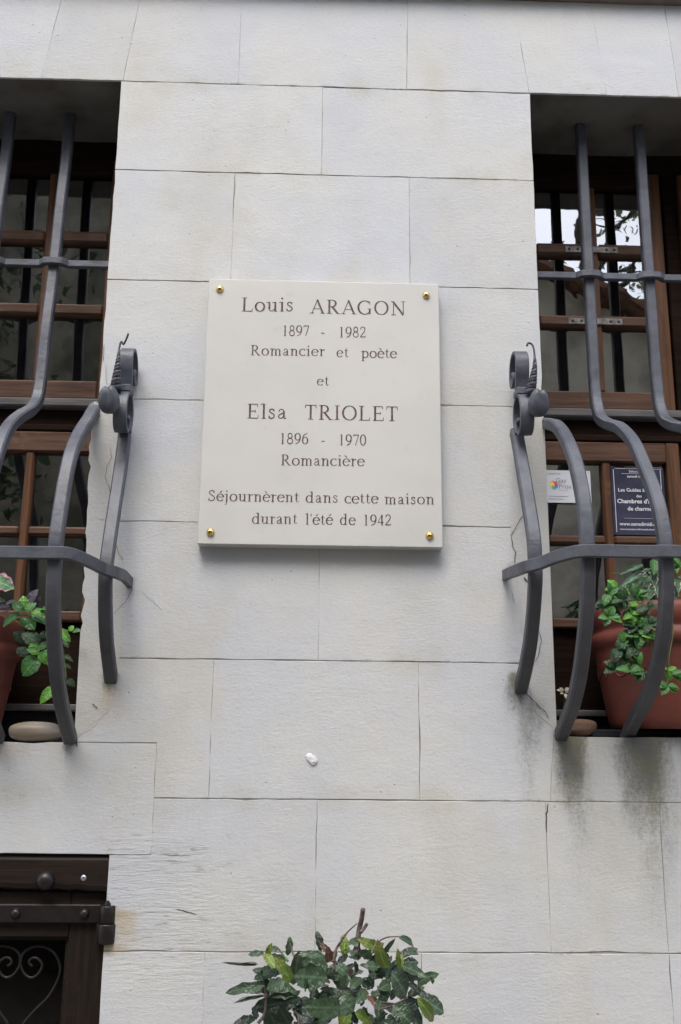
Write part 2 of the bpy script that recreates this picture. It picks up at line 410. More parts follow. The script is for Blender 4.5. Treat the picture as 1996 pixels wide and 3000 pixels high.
def leaf_material(name, base, tip=None, edge=None, rough=0.38, spec=0.5, var=0.35):
    m, n, bs, out = new_mat(name); g = NG(n); p = g.pos()
    X, Y, Z = g.xyz(p)
    rnd = g.rand()
    c = g.mix(g.math('MULTIPLY', rnd, var), tuple(base), tuple(b * k for b, k in zip(base, (0.55, 0.50, 0.75))))
    c = g.mix(g.math('MULTIPLY', g.ramp(g.noise(p, 6, 3), 0.4, 0.7), 0.35), c, tuple(b * 0.6 for b in base))
    vein = g.ramp(g.math('ABSOLUTE', X), 0.030, 0.008)
    c = g.mix(g.math('MULTIPLY', vein, 0.55), c, tuple(min(1, b * 1.9 + 0.03) for b in base))
    if tip: c = g.mix(g.ramp(Y, 0.55, 1.0), c, tuple(tip))
    if edge:
        at_ = n.nodes.new('ShaderNodeAttribute'); at_.attribute_name = 'rim'
        e = g.math('ADD', at_.outputs['Fac'], g.math('MULTIPLY', g.math('SUBTRACT', g.noise(p, 5, 3), 0.5), 0.9))
        c = g.mix(g.ramp(e, 0.55, 0.72), c, tuple(edge))
    n.links.new(c, bs.inputs['Base Color']); bs.inputs['Roughness'].default_value = rough; bs.inputs['Specular IOR Level'].default_value = spec
    tl = n.nodes.new('ShaderNodeBsdfTranslucent'); n.links.new(c, tl.inputs['Color'])
    mx = n.nodes.new('ShaderNodeMixShader'); mx.inputs[0].default_value = 0.22
    n.links.new(bs.outputs[0], mx.inputs[1]); n.links.new(tl.outputs[0], mx.inputs[2]); n.links.new(mx.outputs[0], out.inputs[0])
    vb = g.math('ABSOLUTE', g.math('SINE', g.math('MULTIPLY', g.math('ADD', Y, g.math('MULTIPLY', g.math('ABSOLUTE', X), -0.7)), 26.0)))
    n.links.new(g.bump(g.math('ADD', g.math('MULTIPLY', vb, 0.12), g.math('MULTIPLY', g.noise(p, 5, 2), 2.0)), 0.30, 0.012), bs.inputs['Normal'])
    return m
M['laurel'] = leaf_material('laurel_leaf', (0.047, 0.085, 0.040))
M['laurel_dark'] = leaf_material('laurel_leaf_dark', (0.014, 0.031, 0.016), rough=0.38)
M['laurel_young'] = leaf_material('laurel_leaf_young', (0.13, 0.20, 0.030), tip=(0.17, 0.18, 0.04))
M['laurel_brown'] = leaf_material('laurel_leaf_withered', (0.12, 0.055, 0.035))
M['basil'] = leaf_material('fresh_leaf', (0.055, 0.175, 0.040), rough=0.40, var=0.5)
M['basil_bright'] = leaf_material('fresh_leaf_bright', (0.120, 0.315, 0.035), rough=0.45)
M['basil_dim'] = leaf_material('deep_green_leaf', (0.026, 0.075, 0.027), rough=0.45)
M['creeper'] = leaf_material('trailing_leaf', (0.068, 0.205, 0.048), rough=0.42, var=0.4)
M['ivy'] = leaf_material('ivy_leaf', (0.042, 0.105, 0.055), edge=(0.42, 0.46, 0.30), rough=0.45)
M['ivy_long'] = leaf_material('long_green_leaf', (0.070, 0.150, 0.085), rough=0.45)
M['coleus'] = leaf_material('veined_leaf', (0.075, 0.20, 0.075), edge=(0.42, 0.20, 0.24), rough=0.5)
M['purple_leaf'] = leaf_material('dusky_purple_leaf', (0.085, 0.070, 0.090), rough=0.5)
M['petal'] = leaf_material('cream_petal', (0.80, 0.76, 0.62), rough=0.6, var=0.1)
M['stem_green'] = simple('green_stem', (0.10, 0.15, 0.05), 0.6, 0, 0.2, 50)
M['stem_brown'] = simple('brown_twig', (0.085, 0.055, 0.045), 0.8, 0, 0.3, 70, 0.5, 0.001, (1, 1, 1), (0.15, 0.12, 0.11))
M['ground'] = simple('street_paving', (0.27, 0.258, 0.235), 0.9, 0, 0.2, 2.0, 0.4, 0.01)
M['render_wall'] = simple('beige_render', (0.42, 0.385, 0.31), 0.95, 0, 0.12, 1.5, 0.3, 0.01, (1, 1, 1), (0.17, 0.15, 0.115))
M['render_wall_b'] = simple('tan_render', (0.22, 0.195, 0.15), 0.95, 0, 0.25, 1.7, 0.3, 0.01, (1, 1, 1), (0.065, 0.064, 0.044))
M['roof_tile'] = simple('clay_roof_tile', (0.20, 0.10, 0.06), 0.9, 0, 0.3, 8, 0.5, 0.02)
M['shutter'] = simple('grey_blue_shutter', (0.16, 0.20, 0.22), 0.6)
M['bark'] = simple('tree_bark', (0.06, 0.05, 0.04), 0.95, 0, 0.3, 12, 0.8, 0.01)
M['crown_leaf'] = leaf_material('tree_leaf', (0.10, 0.14, 0.03), rough=0.6)
M['crown_dark'] = leaf_material('tree_leaf_dark', (0.035, 0.060, 0.022), rough=0.6)

# ================================================================== SETTING
gm = MB(); gm.add([(-60, -60, 0), (60, -60, 0), (60, 60, 0), (-60, 60, 0)], [(0, 1, 2, 3)])
tag(gm.build('street_ground', M['ground']), kind='structure')

# ================================================================== THE HOUSE
house = empty('stone_house', 'pale limestone house wall carrying the marble plaque between two barred windows', 'house')

def slab_poly(name, poly, y0=0.0, depth=0.03, mat=None, parent=house, gap=0.0010, jit=0.0006, chamfer=0.0007, seg=0.035):
    """a stone block: outline poly in (x, z), front face at y0, with worn arrises"""
    n = len(poly); P = [Vector((a, b)) for a, b in poly]
    area = sum(P[i].x * P[(i + 1) % n].y - P[(i + 1) % n].x * P[i].y for i in range(n))
    if area < 0: P.reverse()
    Q = []
    for i in range(n):       # inset by the joint
        a, b, c = P[i - 1], P[i], P[(i + 1) % n]
        d1 = (b - a).normalized(); d2 = (c - b).normalized()
        n1 = Vector((-d1.y, d1.x)); n2 = Vector((-d2.y, d2.x))
        k = (n1 + n2); k = k / max(0.3, k.dot(n1)) if k.length > 1e-6 else n1
        Q.append(b + Vector((k.x * gap * 0.30, k.y * gap)))
    ring = []
    for i in range(n):
        a, b = Q[i], Q[(i + 1) % n]; L = (b - a).length; m = max(1, int(L / seg)); d = (b - a).normalized(); nn = Vector((-d.y, d.x))
        for k in range(m):
            p = a.lerp(b, k / m)
            if k > 0:
                e = random.gauss(0, jit)
                if random.random() < 0.05: e += random.uniform(0.001, 0.0026)
                p = p + nn * max(-gap * 0.6, e)
            ring.append(p)
    cen = sum(ring, Vector((0, 0))) / len(ring)
    m = len(ring); v = []
    dy = random.uniform(-0.0006, 0.0006)
    def inset(p, i, amt):
        a, c = ring[i - 1], ring[(i + 1) % m]; d = (c - a).normalized(); return p + Vector((-d.y, d.x)) * amt
    for i, p in enumerate(ring): q = inset(p, i, chamfer * random.uniform(0.6, 1.6)); v.append((q.x, y0 + dy, q.y))
    for p in ring: v.append((p.x, y0 + dy + chamfer * 0.8, p.y))
    for p in ring: v.append((p.x, y0 + depth, p.y))
    f = [tuple(range(m))]
    for i in range(m):
        j = (i + 1) % m
        f.append((i, m + i, m + j, j)); f.append((m + i, 2 * m + i, 2 * m + j, m + j))
    return mesh(name, v, f, mat or M['stone'], parent)

def rect(x0, x1, z0, z1): return [(x0, z0), (x1, z0), (x1, z1), (x0, z1)]
WL, WR, WO = -0.483, 0.531, 1.46        # window edges beside the pier, and how far the openings run
DX = -0.3965                            # door edge
D = 0.27
blocks = []
def B(poly, deep=False, **k): blocks.append((poly, deep, k))
# course below the cornice: flat arches fanned over each window
B([(-0.680, 3.258), (-0.4785, 3.2585), (-0.4475, 3.529), (-0.641, 3.529)])
B([(-0.4785, 3.2585), (-0.1955, 3.258), (-0.1945, 3.529), (-0.4475, 3.529)])
B([(-0.1955, 3.258), (0.2225, 3.257), (0.2265, 3.529), (-0.1945, 3.529)])
B([(0.2225, 3.257), (0.5285, 3.257), (0.4965, 3.529), (0.2265, 3.529)])
B([(0.5285, 3.257), (0.7235, 3.2575), (0.696, 3.529), (0.4965, 3.529)])
B([(0.7235, 3.2575), (0.906, 3.258), (0.888, 3.529), (0.696, 3.529)])
B([(0.906, 3.258), (1.10, 3.258), (1.10, 3.529), (0.888, 3.529)])
B([(1.10, 3.258), (1.30, 3.258), (1.325, 3.529), (1.10, 3.529)])
B([(1.30, 3.258), (1.50, 3.258), (1.53, 3.529), (1.325, 3.529)])
B([(-0.88, 3.258), (-0.680, 3.258), (-0.641, 3.529), (-0.86, 3.529)])
B([(-1.09, 3.258), (-0.88, 3.258), (-0.86, 3.529), (-1.09, 3.529)])
B([(-1.30, 3.258), (-1.09, 3.258), (-1.09, 3.529), (-1.325, 3.529)])
B([(-1.50, 3.258), (-1.30, 3.258), (-1.325, 3.529), (-1.53, 3.529)])
# pier between the windows
B(rect(WL, 0.0135, 3.012, 3.258), True); B(rect(0.0135, WR, 3.012, 3.257), True)
B(rect(WL, -0.195, 2.723, 3.012), True); B(rect(-0.195, 0.227, 2.723, 3.012)); B(rect(0.227, WR, 2.723, 3.012), True)
B(rect(WL, 0.018, 2.428, 2.723), True); B(rect(0.018, WR, 2.428, 2.723), True)
B(rect(WL, -0.197, 2.143, 2.428), True); B(rect(-0.197, 0.231, 2.143, 2.428)); B(rect(0.231, WR, 2.143, 2.428), True)
B(rect(WL, 0.0225, 1.8425, 2.143), True); B(rect(0.0225, WR, 1.8425, 2.143), True)
B([(-0.3125, 1.556), (-0.200, 1.556), (-0.200, 1.8425), (WL, 1.8425), (WL, 1.667), (-0.3125, 1.667)], True)
B(rect(-0.200, 0.2385, 1.556, 1.8425))
B([(0.2385, 1.5555), (0.512, 1.5555), (0.524, 1.690), (WR, 1.691), (WR, 1.8425), (0.2385, 1.8425)], True)
B([(0.512, 1.5555), (1.02, 1.5555), (1.02, 1.6905), (0.524, 1.690)], True); B(rect(1.02, 1.53, 1.5555, 1.6905), True)
B(rect(-0.86, -0.3125, 1.4445, 1.667), True); B(rect(-1.53, -0.86, 1.4445, 1.667), True)
B([(DX, 1.2615), (0.0245, 1.2615), (0.0245, 1.556), (-0.3125, 1.556), (-0.3125, 1.4445), (DX, 1.4445)])
B(rect(0.0245, 0.5015, 1.2615, 1.5555)); B(rect(0.5015, 0.741, 1.2615, 1.5555)); B(rect(0.741, 1.15, 1.2615, 1.5555)); B(rect(1.15, 1.6, 1.2615, 1.5555))
B(rect(DX, -0.195, 0.965, 1.2615)); B(rect(-0.195, 0.239, 0.965, 1.2615)); B(rect(0.239, 0.742, 0.965, 1.2615)); B(rect(0.742, 1.22, 0.965, 1.2615)); B(rect(1.22, 1.6, 0.965, 1.2615))
B(rect(DX, 0.03, 0.66, 0.965)); B(rect(0.03, 0.49, 0.66, 0.965)); B(rect(0.49, 0.98, 0.66, 0.965)); B(rect(0.98, 1.6, 0.66, 0.965))
B(rect(DX, -0.18, 0.33, 0.66)); B(rect(-0.18, 0.25, 0.33, 0.66)); B(rect(0.25, 0.75, 0.33, 0.66)); B(rect(0.75, 1.6, 0.33, 0.66))
B(rect(DX, 0.05, 0.0, 0.33)); B(rect(0.05, 0.6, 0.0, 0.33)); B(rect(0.6, 1.6, 0.0, 0.33))
# beyond the windows
zz = [1.667, 1.98, 2.28, 2.58, 2.88, 3.258]
for i in range(5):
    o = 0.12 if i % 2 else 0.0
    B(rect(1.46, 1.95 + o, zz[i] + (0.0235 if i == 0 else 0), zz[i + 1]), True); B(rect(1.95 + o, 2.6, zz[i] + (0.0235 if i == 0 else 0), zz[i + 1]))
    B(rect(-1.95 - o, -1.46, zz[i], zz[i + 1]), True); B(rect(-2.6, -1.95 - o, zz[i], zz[i + 1]))
B([(1.50, 3.258), (2.6, 3.258), (2.6, 3.529), (1.53, 3.529)]); B([(-2.6, 3.258), (-1.50, 3.258), (-1.53, 3.529), (-2.6, 3.529)])
B(rect(1.53, 2.6, 1.5555, 1.6905)); B(rect(-2.6, -1.53, 1.4445, 1.667))
for i, (a, b) in enumerate([(0, 0.4), (0.4, 0.8), (0.8, 1.2), (1.2, 1.4445)]): B(rect(-2.6, -1.25, a, b))
for i, (a, b) in enumerate([(0, 0.5), (0.5, 1.0), (1.0, 1.5555)]): B(rect(1.6, 2.6, a, b))
for poly, deep, k in blocks:
    slab_poly('stone', poly, 0.0, D if deep else (0.006 if poly[0][1] > 3.25 else 0.03), **k)
# mortar seen in the joints, a few mm behind the faces
mo = MB()
def mq(x0, x1, z0, z1): mo.add([(x0, 0.0014, z0), (x1, 0.0014, z0), (x1, 0.0014, z1), (x0, 0.0014, z1)], [(0, 1, 2, 3)])
mq(WL + .004, WR - .004, 1.70, 3.25); mq(-2.6, 2.6, 3.265, 3.53); mq(-0.39, 2.6, 0, 1.45); mq(-0.48, 2.6, 1.45, 1.66); mq(-0.48, 0.525, 1.66, 1.70)
mq(-2.6, -0.48, 1.46, 1.66); mq(-2.6, -1.26, 0, 1.46); mq(1.465, 2.6, 1.66, 3.265); mq(-2.6, -1.465, 1.66, 3.265)
mo.build('mortar', M['mortar'], house)
# masonry behind the facing, floors, and the wall above the cornice
ms = MB()
ms.box(-2.6, 2.6, -0.018, 0.5, 3.60, 7.4); ms.box(-2.6, 2.6, 0.008, 0.5, 3.3105, 3.529); ms.box(-2.6, 2.6, 0.032, 0.5, 3.5295, 3.599)
ms.box(-0.40, 0.45, 0.272, 0.5, 1.45, 3.30)
ms.box(-2.6, -1.9, 0.272, 0.5, 0, 3.30); ms.box(1.9, 2.6, 0.272, 0.5, 0, 3.30)
ms.box(-0.30, 2.6, 0.032, 0.5, 0, 1.42); ms.box(-0.30, 2.6, 0.272, 0.5, 1.42, 1.60); ms.box(-2.6, -0.30, 0.30, 0.5, 1.50, 1.60)
ms.box(-2.6, 2.6, 0.505, 2.0, 3.312, 3.50); ms.box(-2.6, 2.6, 0.34, 2.0, 1.42, 1.585); ms.box(-2.6, 2.6, 1.85, 2.0, 1.60, 3.30)
ms.box(1.90, 2.6, 0.505, 1.84, 1.60, 3.30); ms.box(-2.6, -1.90, 0.505, 1.84, 1.60, 3.30); ms.box(-0.36, 0.41, 0.505, 1.84, 1.60, 3.30)
ms.build('wall_masonry', M['plaster'], house)
co = MB(); co.box(-2.6, 2.6, -0.032, 0.03, 3.5305, 3.598, 0.006)
co.build('cornice', simple('cornice_brown', (0.20, 0.165, 0.145), 0.9, 0, 0.15, 14, 0.5, 0.002), house)

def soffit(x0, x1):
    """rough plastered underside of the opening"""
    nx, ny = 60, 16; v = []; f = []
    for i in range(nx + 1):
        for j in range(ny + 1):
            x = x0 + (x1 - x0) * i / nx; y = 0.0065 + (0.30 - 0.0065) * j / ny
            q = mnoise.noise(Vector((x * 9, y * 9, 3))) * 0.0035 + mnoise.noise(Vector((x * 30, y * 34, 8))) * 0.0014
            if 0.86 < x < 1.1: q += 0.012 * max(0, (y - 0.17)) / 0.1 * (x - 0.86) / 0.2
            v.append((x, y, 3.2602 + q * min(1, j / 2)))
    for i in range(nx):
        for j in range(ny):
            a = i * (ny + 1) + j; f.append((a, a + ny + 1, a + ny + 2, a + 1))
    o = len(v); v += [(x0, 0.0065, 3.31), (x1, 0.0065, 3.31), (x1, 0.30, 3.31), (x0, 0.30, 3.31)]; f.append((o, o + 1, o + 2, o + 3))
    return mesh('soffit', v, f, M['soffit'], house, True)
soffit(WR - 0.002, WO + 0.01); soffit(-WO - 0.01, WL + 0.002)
# dark voids that keep the rooms unlit
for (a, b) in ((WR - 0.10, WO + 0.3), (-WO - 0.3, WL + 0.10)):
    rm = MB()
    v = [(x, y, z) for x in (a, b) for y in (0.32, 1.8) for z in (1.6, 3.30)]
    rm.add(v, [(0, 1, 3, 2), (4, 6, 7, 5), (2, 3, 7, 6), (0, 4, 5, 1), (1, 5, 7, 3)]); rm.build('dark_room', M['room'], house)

# patches of later plaster smeared over the block edges beside the windows
def patch(poly, name='plaster_patch', y=-0.0007, step=0.016, amp=0.004):
    ring = []
    n = len(poly)
    for i in range(n):
        a = Vector(poly[i]); b = Vector(poly[(i + 1) % n]); m = max(1, int((b - a).length / step)); d = (b - a).normalized(); nn = Vector((-d.y, d.x))
        for k in range(m):
            p = a.lerp(b, k / m); edge = abs(p.x - WL) < 0.004 or abs(p.x - WR) < 0.004
            off = 0.0 if edge else (mnoise.noise(Vector((p.x * 40, p.y * 40, 5))) * amp * 2 + random.uniform(-amp, amp) * 0.25)
            ring.append(p + nn * off)
    m = len(ring); v = [(p.x, y, p.y) for p in ring] + [(p.x + 0, 0.003, p.y) for p in ring]
    f = [tuple(range(m))] + [(i, m + i, m + (i + 1) % m, (i + 1) % m) for i in range(m)]
    return mesh(name, v, f, M['plaster'], house)
patch([(WL - .001, 1.671), (-0.44, 1.70), (-0.405, 1.75), (-0.395, 1.93), (-0.412, 2.10), (-0.425, 2.16), (-0.415, 2.30), (-0.452, 2.405), (-0.4955, 2.42), (-0.4965, 2.33), (-0.490, 2.2), (-0.487, 1.9)])
patch([(WR + .0005, 1.700), (WR + .001, 2.02), (WR + .0015, 2.40), (0.505, 2.41), (0.468, 2.36), (0.452, 2.25), (0.448, 2.10), (0.462, 1.98), (0.470, 1.86), (0.485, 1.74)])

def crack(pts, wdt=0.0013, y=-0.0028):
    P = [at(*p) for p in pts]
    P2 = []
    for i in range(len(P) - 1):
        for k in range(4):
            q = P[i].lerp(P[i + 1], k / 4); q.x += random.uniform(-.0012, .0012); q.z += random.uniform(-.0012, .0012); P2.append(q)
    P2.append(P[-1]); v = []; f = []
    for i, p in enumerate(P2):
        a = P2[max(0, i - 1)]; b = P2[min(len(P2) - 1, i + 1)]; d = (b - a); nn = Vector((-d.z, 0, d.x)).normalized()
        ww = wdt * random.uniform(0.35, 0.8) * (0.35 if i in (0, len(P2) - 1) else 1)
        v += [(p.x + nn.x * ww, y, p.z + nn.z * ww), (p.x - nn.x * ww, y, p.z - nn.z * ww)]
    for i in range(len(P2) - 1): f.append((2 * i, 2 * i + 1, 2 * i + 3, 2 * i + 2))
    mesh('crack', v, f, M['crack'], house)
crack([(1538, 1506), (1522, 1525), (1512, 1545), (1497, 1570), (1502, 1600), (1511, 1622), (1506, 1652)])
crack([(1582, 1850), (1585, 1880), (1578, 1915), (1568, 1940)])
crack([(1540, 2032), (1562, 2052), (1583, 2074), (1600, 2088), (1606, 2106)])
crack([(1536, 1690), (1546, 1708)], 0.002); crack([(1498, 1730), (1506, 1770)], 0.0006)
crack([(325, 1310), (328, 1342), (312, 1372), (309, 1398), (321, 1432), (325, 1455)], 0.0009)
crack([(340, 1590), (352, 1628), (362, 1642)], 0.001); crack([(368, 1690), (380, 1704), (388, 1728), (372, 1760), (350, 1782), (336, 1798)], 0.0007)
crack([(366, 1682), (376, 1694), (370, 1706)], 0.0014); crack([(415, 1735), (450, 1762), (480, 1795)], 0.0005)
crack([(306, 1010), (304, 1050), (302, 1062)], 0.0012); crack([(312, 1070), (314, 1130)], 0.0006); crack([(1567, 1140), (1569, 1086)], 0.0006)
crack([(470, 2505), (520, 2506), (560, 2506)], 0.0008, -0.0008)
crack([(516, 2664), (545, 2670), (577, 2679)], 0.0014, -0.0008)
crack([(1606, 2355), (1601, 2385), (1602, 2440)], 0.0022, -0.0008); crack([(270, 2062), (280, 2068), (287, 2076)], 0.0014)
crack([(228, 2162), (226, 2176), (228, 2188)], 0.002)

# ------------------------------------------------------------------ windows (parts of the house)
def window(x_in, sgn):
    """x_in = edge next to the pier, sgn = +1 when the opening runs to +x"""
    def bx(mb, a, b, y0, y1, z0, z1, bev=0.003):
        xa, xb = x_in + sgn * a, x_in + sgn * b
        mb.box(min(xa, xb), max(xa, xb), y0, y1, z0, z1, bev)
    W = 0.935                                    # width of the opening
    f = MB()                                     # fixed frame and transom
    bx(f, -0.05, 0.030, 0.262, 0.33, 1.68, 3.27); bx(f, 0.405, 0.455, 0.268, 0.33, 1.70, 2.43); bx(f, 0.417, 0.455, 0.268, 0.33, 2.49, 3.27)
    bx(f, W - 0.03, W + 0.05, 0.262, 0.33, 1.68, 3.27)
    bx(f, 0.0302, W - 0.0302, 0.262, 0.33, 3.205, 3.28); bx(f, 0.0302, W - 0.0302, 0.262, 0.33, 2.450, 2.4905)
    bx(f, 0.0302, W - 0.0302, 0.250, 0.30, 2.432, 2.4495)
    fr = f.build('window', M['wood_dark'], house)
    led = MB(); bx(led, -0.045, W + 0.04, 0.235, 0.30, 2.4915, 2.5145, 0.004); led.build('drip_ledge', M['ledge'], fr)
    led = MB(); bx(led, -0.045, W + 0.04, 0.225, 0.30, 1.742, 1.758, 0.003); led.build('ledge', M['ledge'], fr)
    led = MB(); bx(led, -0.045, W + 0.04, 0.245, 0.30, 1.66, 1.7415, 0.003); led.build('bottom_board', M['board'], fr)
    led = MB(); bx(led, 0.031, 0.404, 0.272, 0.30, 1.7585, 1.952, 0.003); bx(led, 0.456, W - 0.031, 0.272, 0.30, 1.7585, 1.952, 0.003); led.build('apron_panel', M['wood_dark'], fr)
    for (a, b) in ((0.0305, 0.4045), (0.4555, W - 0.0305)):
        vm = 0.216 if a < 0.3 else 0.68
        sw = 0.030
        for (z0, z1, mun, tag_) in ((2.5165, 3.20, ((2.7485, 2.7785), (2.954, 2.987)), 'u'), (1.954, 2.430, ((2.1645, 2.1865),), 'l')):
            tr = (3.158, 3.20) if tag_ == 'u' else (2.378, 2.430)
            br = (2.5165, 2.5665) if tag_ == 'u' else (1.954, 1.979)
            s = MB(); bx(s, a, a + sw, 0.250, 0.285, z0, z1, 0.003); s.build('stile', M['wood_v'], fr)
            s = MB(); bx(s, b - sw - 0.004, b, 0.250, 0.285, z0, z1, 0.003); s.build('stile', M['wood_v'], fr)
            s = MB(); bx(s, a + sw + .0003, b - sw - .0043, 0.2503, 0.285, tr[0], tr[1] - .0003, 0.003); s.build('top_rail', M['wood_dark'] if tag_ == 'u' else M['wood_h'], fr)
            s = MB(); bx(s, a + sw + .0003, b - sw - .0043, 0.2503, 0.285, br[0], br[1], 0.004); s.build('bottom_rail', M['wood_h'], fr)
            s = MB(); bx(s, vm - 0.0105, vm + 0.0105, 0.254, 0.285, br[1] + .0003, tr[0] - .0003, 0.004); s.build('vertical_glazing_bar', M['wood_v'], fr)
            ys = [br] + list(mun) + [tr]
            for (q0, q1) in mun:
                for (c0, c1) in ((a + sw + .0003, vm - 0.0107), (vm + 0.0107, b - sw - .0043)):
                    s = MB(); bx(s, c0, c1, 0.2515, 0.285, q0, q1, 0.005); s.build('glazing_bar', M['wood_h'], fr)
                if tag_ == 'u' and sgn > 0 and a < 0.3:
                    s = MB(); zc = (q0 + q1) / 2 - (0.002)
                    bx(s, vm - 0.079, vm + 0.063, 0.2485, 0.2512, zc - 0.0095, zc + 0.0085, 0.001)
                    bq = s.build('repair_plate', M['bracket'], fr)
                    s = MB()
                    for xx in (-0.068, -0.045, 0.032, 0.053): s.lathe([(0.0001, 0.0012), (0.0032, 0.0008), (0.0040, 0.0)], (x_in + vm + xx, 0.2484, zc - 0.0005), 10, 'Y')
                    s.build('plate_screws', M['door_iron'], fr)
            for i in range(len(ys) - 1):
                for (c0, c1) in ((a + sw, vm - 0.010), (vm + 0.010, b - sw - 0.004)):
                    xa, xb = x_in + sgn * (c0 - 0.003), x_in + sgn * (c1 + 0.003); xa, xb = min(xa, xb), max(xa, xb)
                    za, zb = ys[i][1] - 0.003, ys[i + 1][0] + 0.003
                    t1 = random.uniform(-0.004, 0.004); t2 = random.uniform(-0.004, 0.004)
                    cx, cz = (xa + xb) / 2, (za + zb) / 2
                    v = [(x, 0.2715 + (x - cx) * t1 + (z - cz) * t2 + dd, z) for dd in (0, 0.003) for (x, z) in ((xa, za), (xb, za), (xb, zb), (xa, zb))]
                    mesh('pane', v, [(0, 1, 2, 3)], M['glass'], fr)
    return fr
win_r = window(WR, 1); win_l = window(WL, -1)

# ------------------------------------------------------------------ cellar door (part of the house)
DW = -1.25
d_ = MB()
d_.box(-0.472, DX - 0.001, 0.022, 0.075, 0.02, 1.3130, 0.002)
door = d_.build('door', M['door_stile'], house)
q = MB(); q.box(DW, -0.4725, 0.0225, 0.075, 1.284, 1.3715, 0.002); q.build('door_rail', M['door_wood'], door)
q = MB(); q.box(-0.4722, -0.4, 0.0225, 0.075, 1.3135, 1.3700, 0.002); q.build('door_rail', M['door_wood'], door)
q = MB(); q.box(-0.4795, -0.4725, 0.034, 0.075, 0.05, 1.2835, 0.0); q.box(DW, -0.48, 0.034, 0.075, 1.2765, 1.2838, 0.0); q.build('bead', M['door_wood'], door)
q = MB(); q.box(DW, -0.44, 0.10, 0.12, 0, 1.36); q.build('dark_backing', M['room'], door)
q = MB(); q.box(DW, -0.4085, 0.009, 0.0222, 1.3125, 1.3475, 0.002); strap = q.build('hinge_strap', M['door_iron'], door)
# beam over the door, with a split lower edge
bm_v = []; nseg = 40
xs = [DW + (-0.3915 - DW) * i / nseg for i in range(nseg + 1)]
for x in xs:
    lo = 1.3765 + 0.0035 * mnoise.noise(Vector((x * 22, 0, 1))) - 0.006 * max(0, (x + 0.46) / 0.07 if x > -0.46 else 0) + 0.004 * mnoise.noise(Vector((x * 70, 4, 1)))
    hi = 1.4432 + 0.0012 * mnoise.noise(Vector((x * 30, 9, 1)))
    for (y, z) in ((0.006, lo + 0.003), (0.003, lo + 0.012), (0.003, hi - 0.010), (0.010, hi), (0.12, hi), (0.12, lo), (0.010, lo)): bm_v.append((x, y, z))
bf = []
for i in range(nseg):
    for k in range(7): bf.append((i * 7 + k, i * 7 + (k + 1) % 7, (i + 1) * 7 + (k + 1) % 7, (i + 1) * 7 + k))
bf.append(tuple(range(7))); bf.append(tuple(nseg * 7 + k for k in range(6, -1, -1)))
beam = mesh('lintel_beam', bm_v, bf, M['door_wood'], house)
dome = [(0.0001, 1.0), (0.30, 0.96), (0.58, 0.82), (0.82, 0.58), (0.96, 0.28), (1.0, 0.0)]
def domed(mb, x, z, r, h, y, n=20): mb.lathe([(a * r, b * h) for a, b in dome], (x, y, z), n, 'Y')
q = MB(); domed(q, -0.522, 1.3935, 0.0195, 0.017, 0.0035, 24); q.build('bolt_head', M['door_iron'], beam)
q = MB(); domed(q, -0.446, 1.399, 0.0060, 0.0025, 0.0028, 12); q.build('screw', M['screw'], beam)
for x in (-0.578, -0.441, -0.72, -0.86):
    q = MB(); domed(q, x, 1.3305, 0.0100, 0.009, 0.0092, 16); q.build('rivet', M['door_iron'], strap)
q = MB()
hx = -0.3935
q.lathe([(0.0005, 1.3715), (0.003, 1.366), (0.0085, 1.350), (0.0088, 1.3475)], (hx, 0.006, 0), 14)
q.lathe([(0.0, 1.347), (0.0155, 1.347), (0.0165, 1.345), (0.0165, 1.3135), (0.0150, 1.3128)], (hx, 0.004, 0), 20)
q.lathe([(0.0, 1.3122), (0.0178, 1.3122), (0.0185, 1.3100), (0.0182, 1.2780), (0.0160, 1.2745), (0.0, 1.2745)], (hx, 0.004, 0), 20)
q.box(-0.4135, -0.400, 0.0, 0.021, 1.2745, 1.3118, 0.001)
q.build('hinge', M['door_iron'], door)
heart = [(232, 1400), (205, 1375), (225, 1345), (265, 1345), (300, 1390), (275, 1450), (225, 1482), (175, 1455), (147, 1390), (160, 1320), (210, 1275), (290, 1258), (360, 1285), (405, 1340), (428, 1420), (405, 1510), (340, 1620), (250, 1710), (165, 1809), (147, 1880)]
HP = [at(x / 2.412, 2250 + y / 2.412, 0.05) for x, y in heart]
cxh = at(60, 2820, 0.05).x
for s_ in (1, -1):
    q = MB(); q.tube(smooth_path([Vector((cxh + s_ * (p.x - cxh), 0.05, p.z)) for p in HP], 110), 0.0028, 7); q.build('iron_scroll', M['door_iron'], door)
for s_ in (1, -1):
    q = MB(); q.tube(smooth_path([Vector((cxh - 0.30 + s_ * (p.x - cxh), 0.05, p.z)) for p in HP], 80), 0.0028, 6); q.build('iron_scroll', M['door_iron'], door)

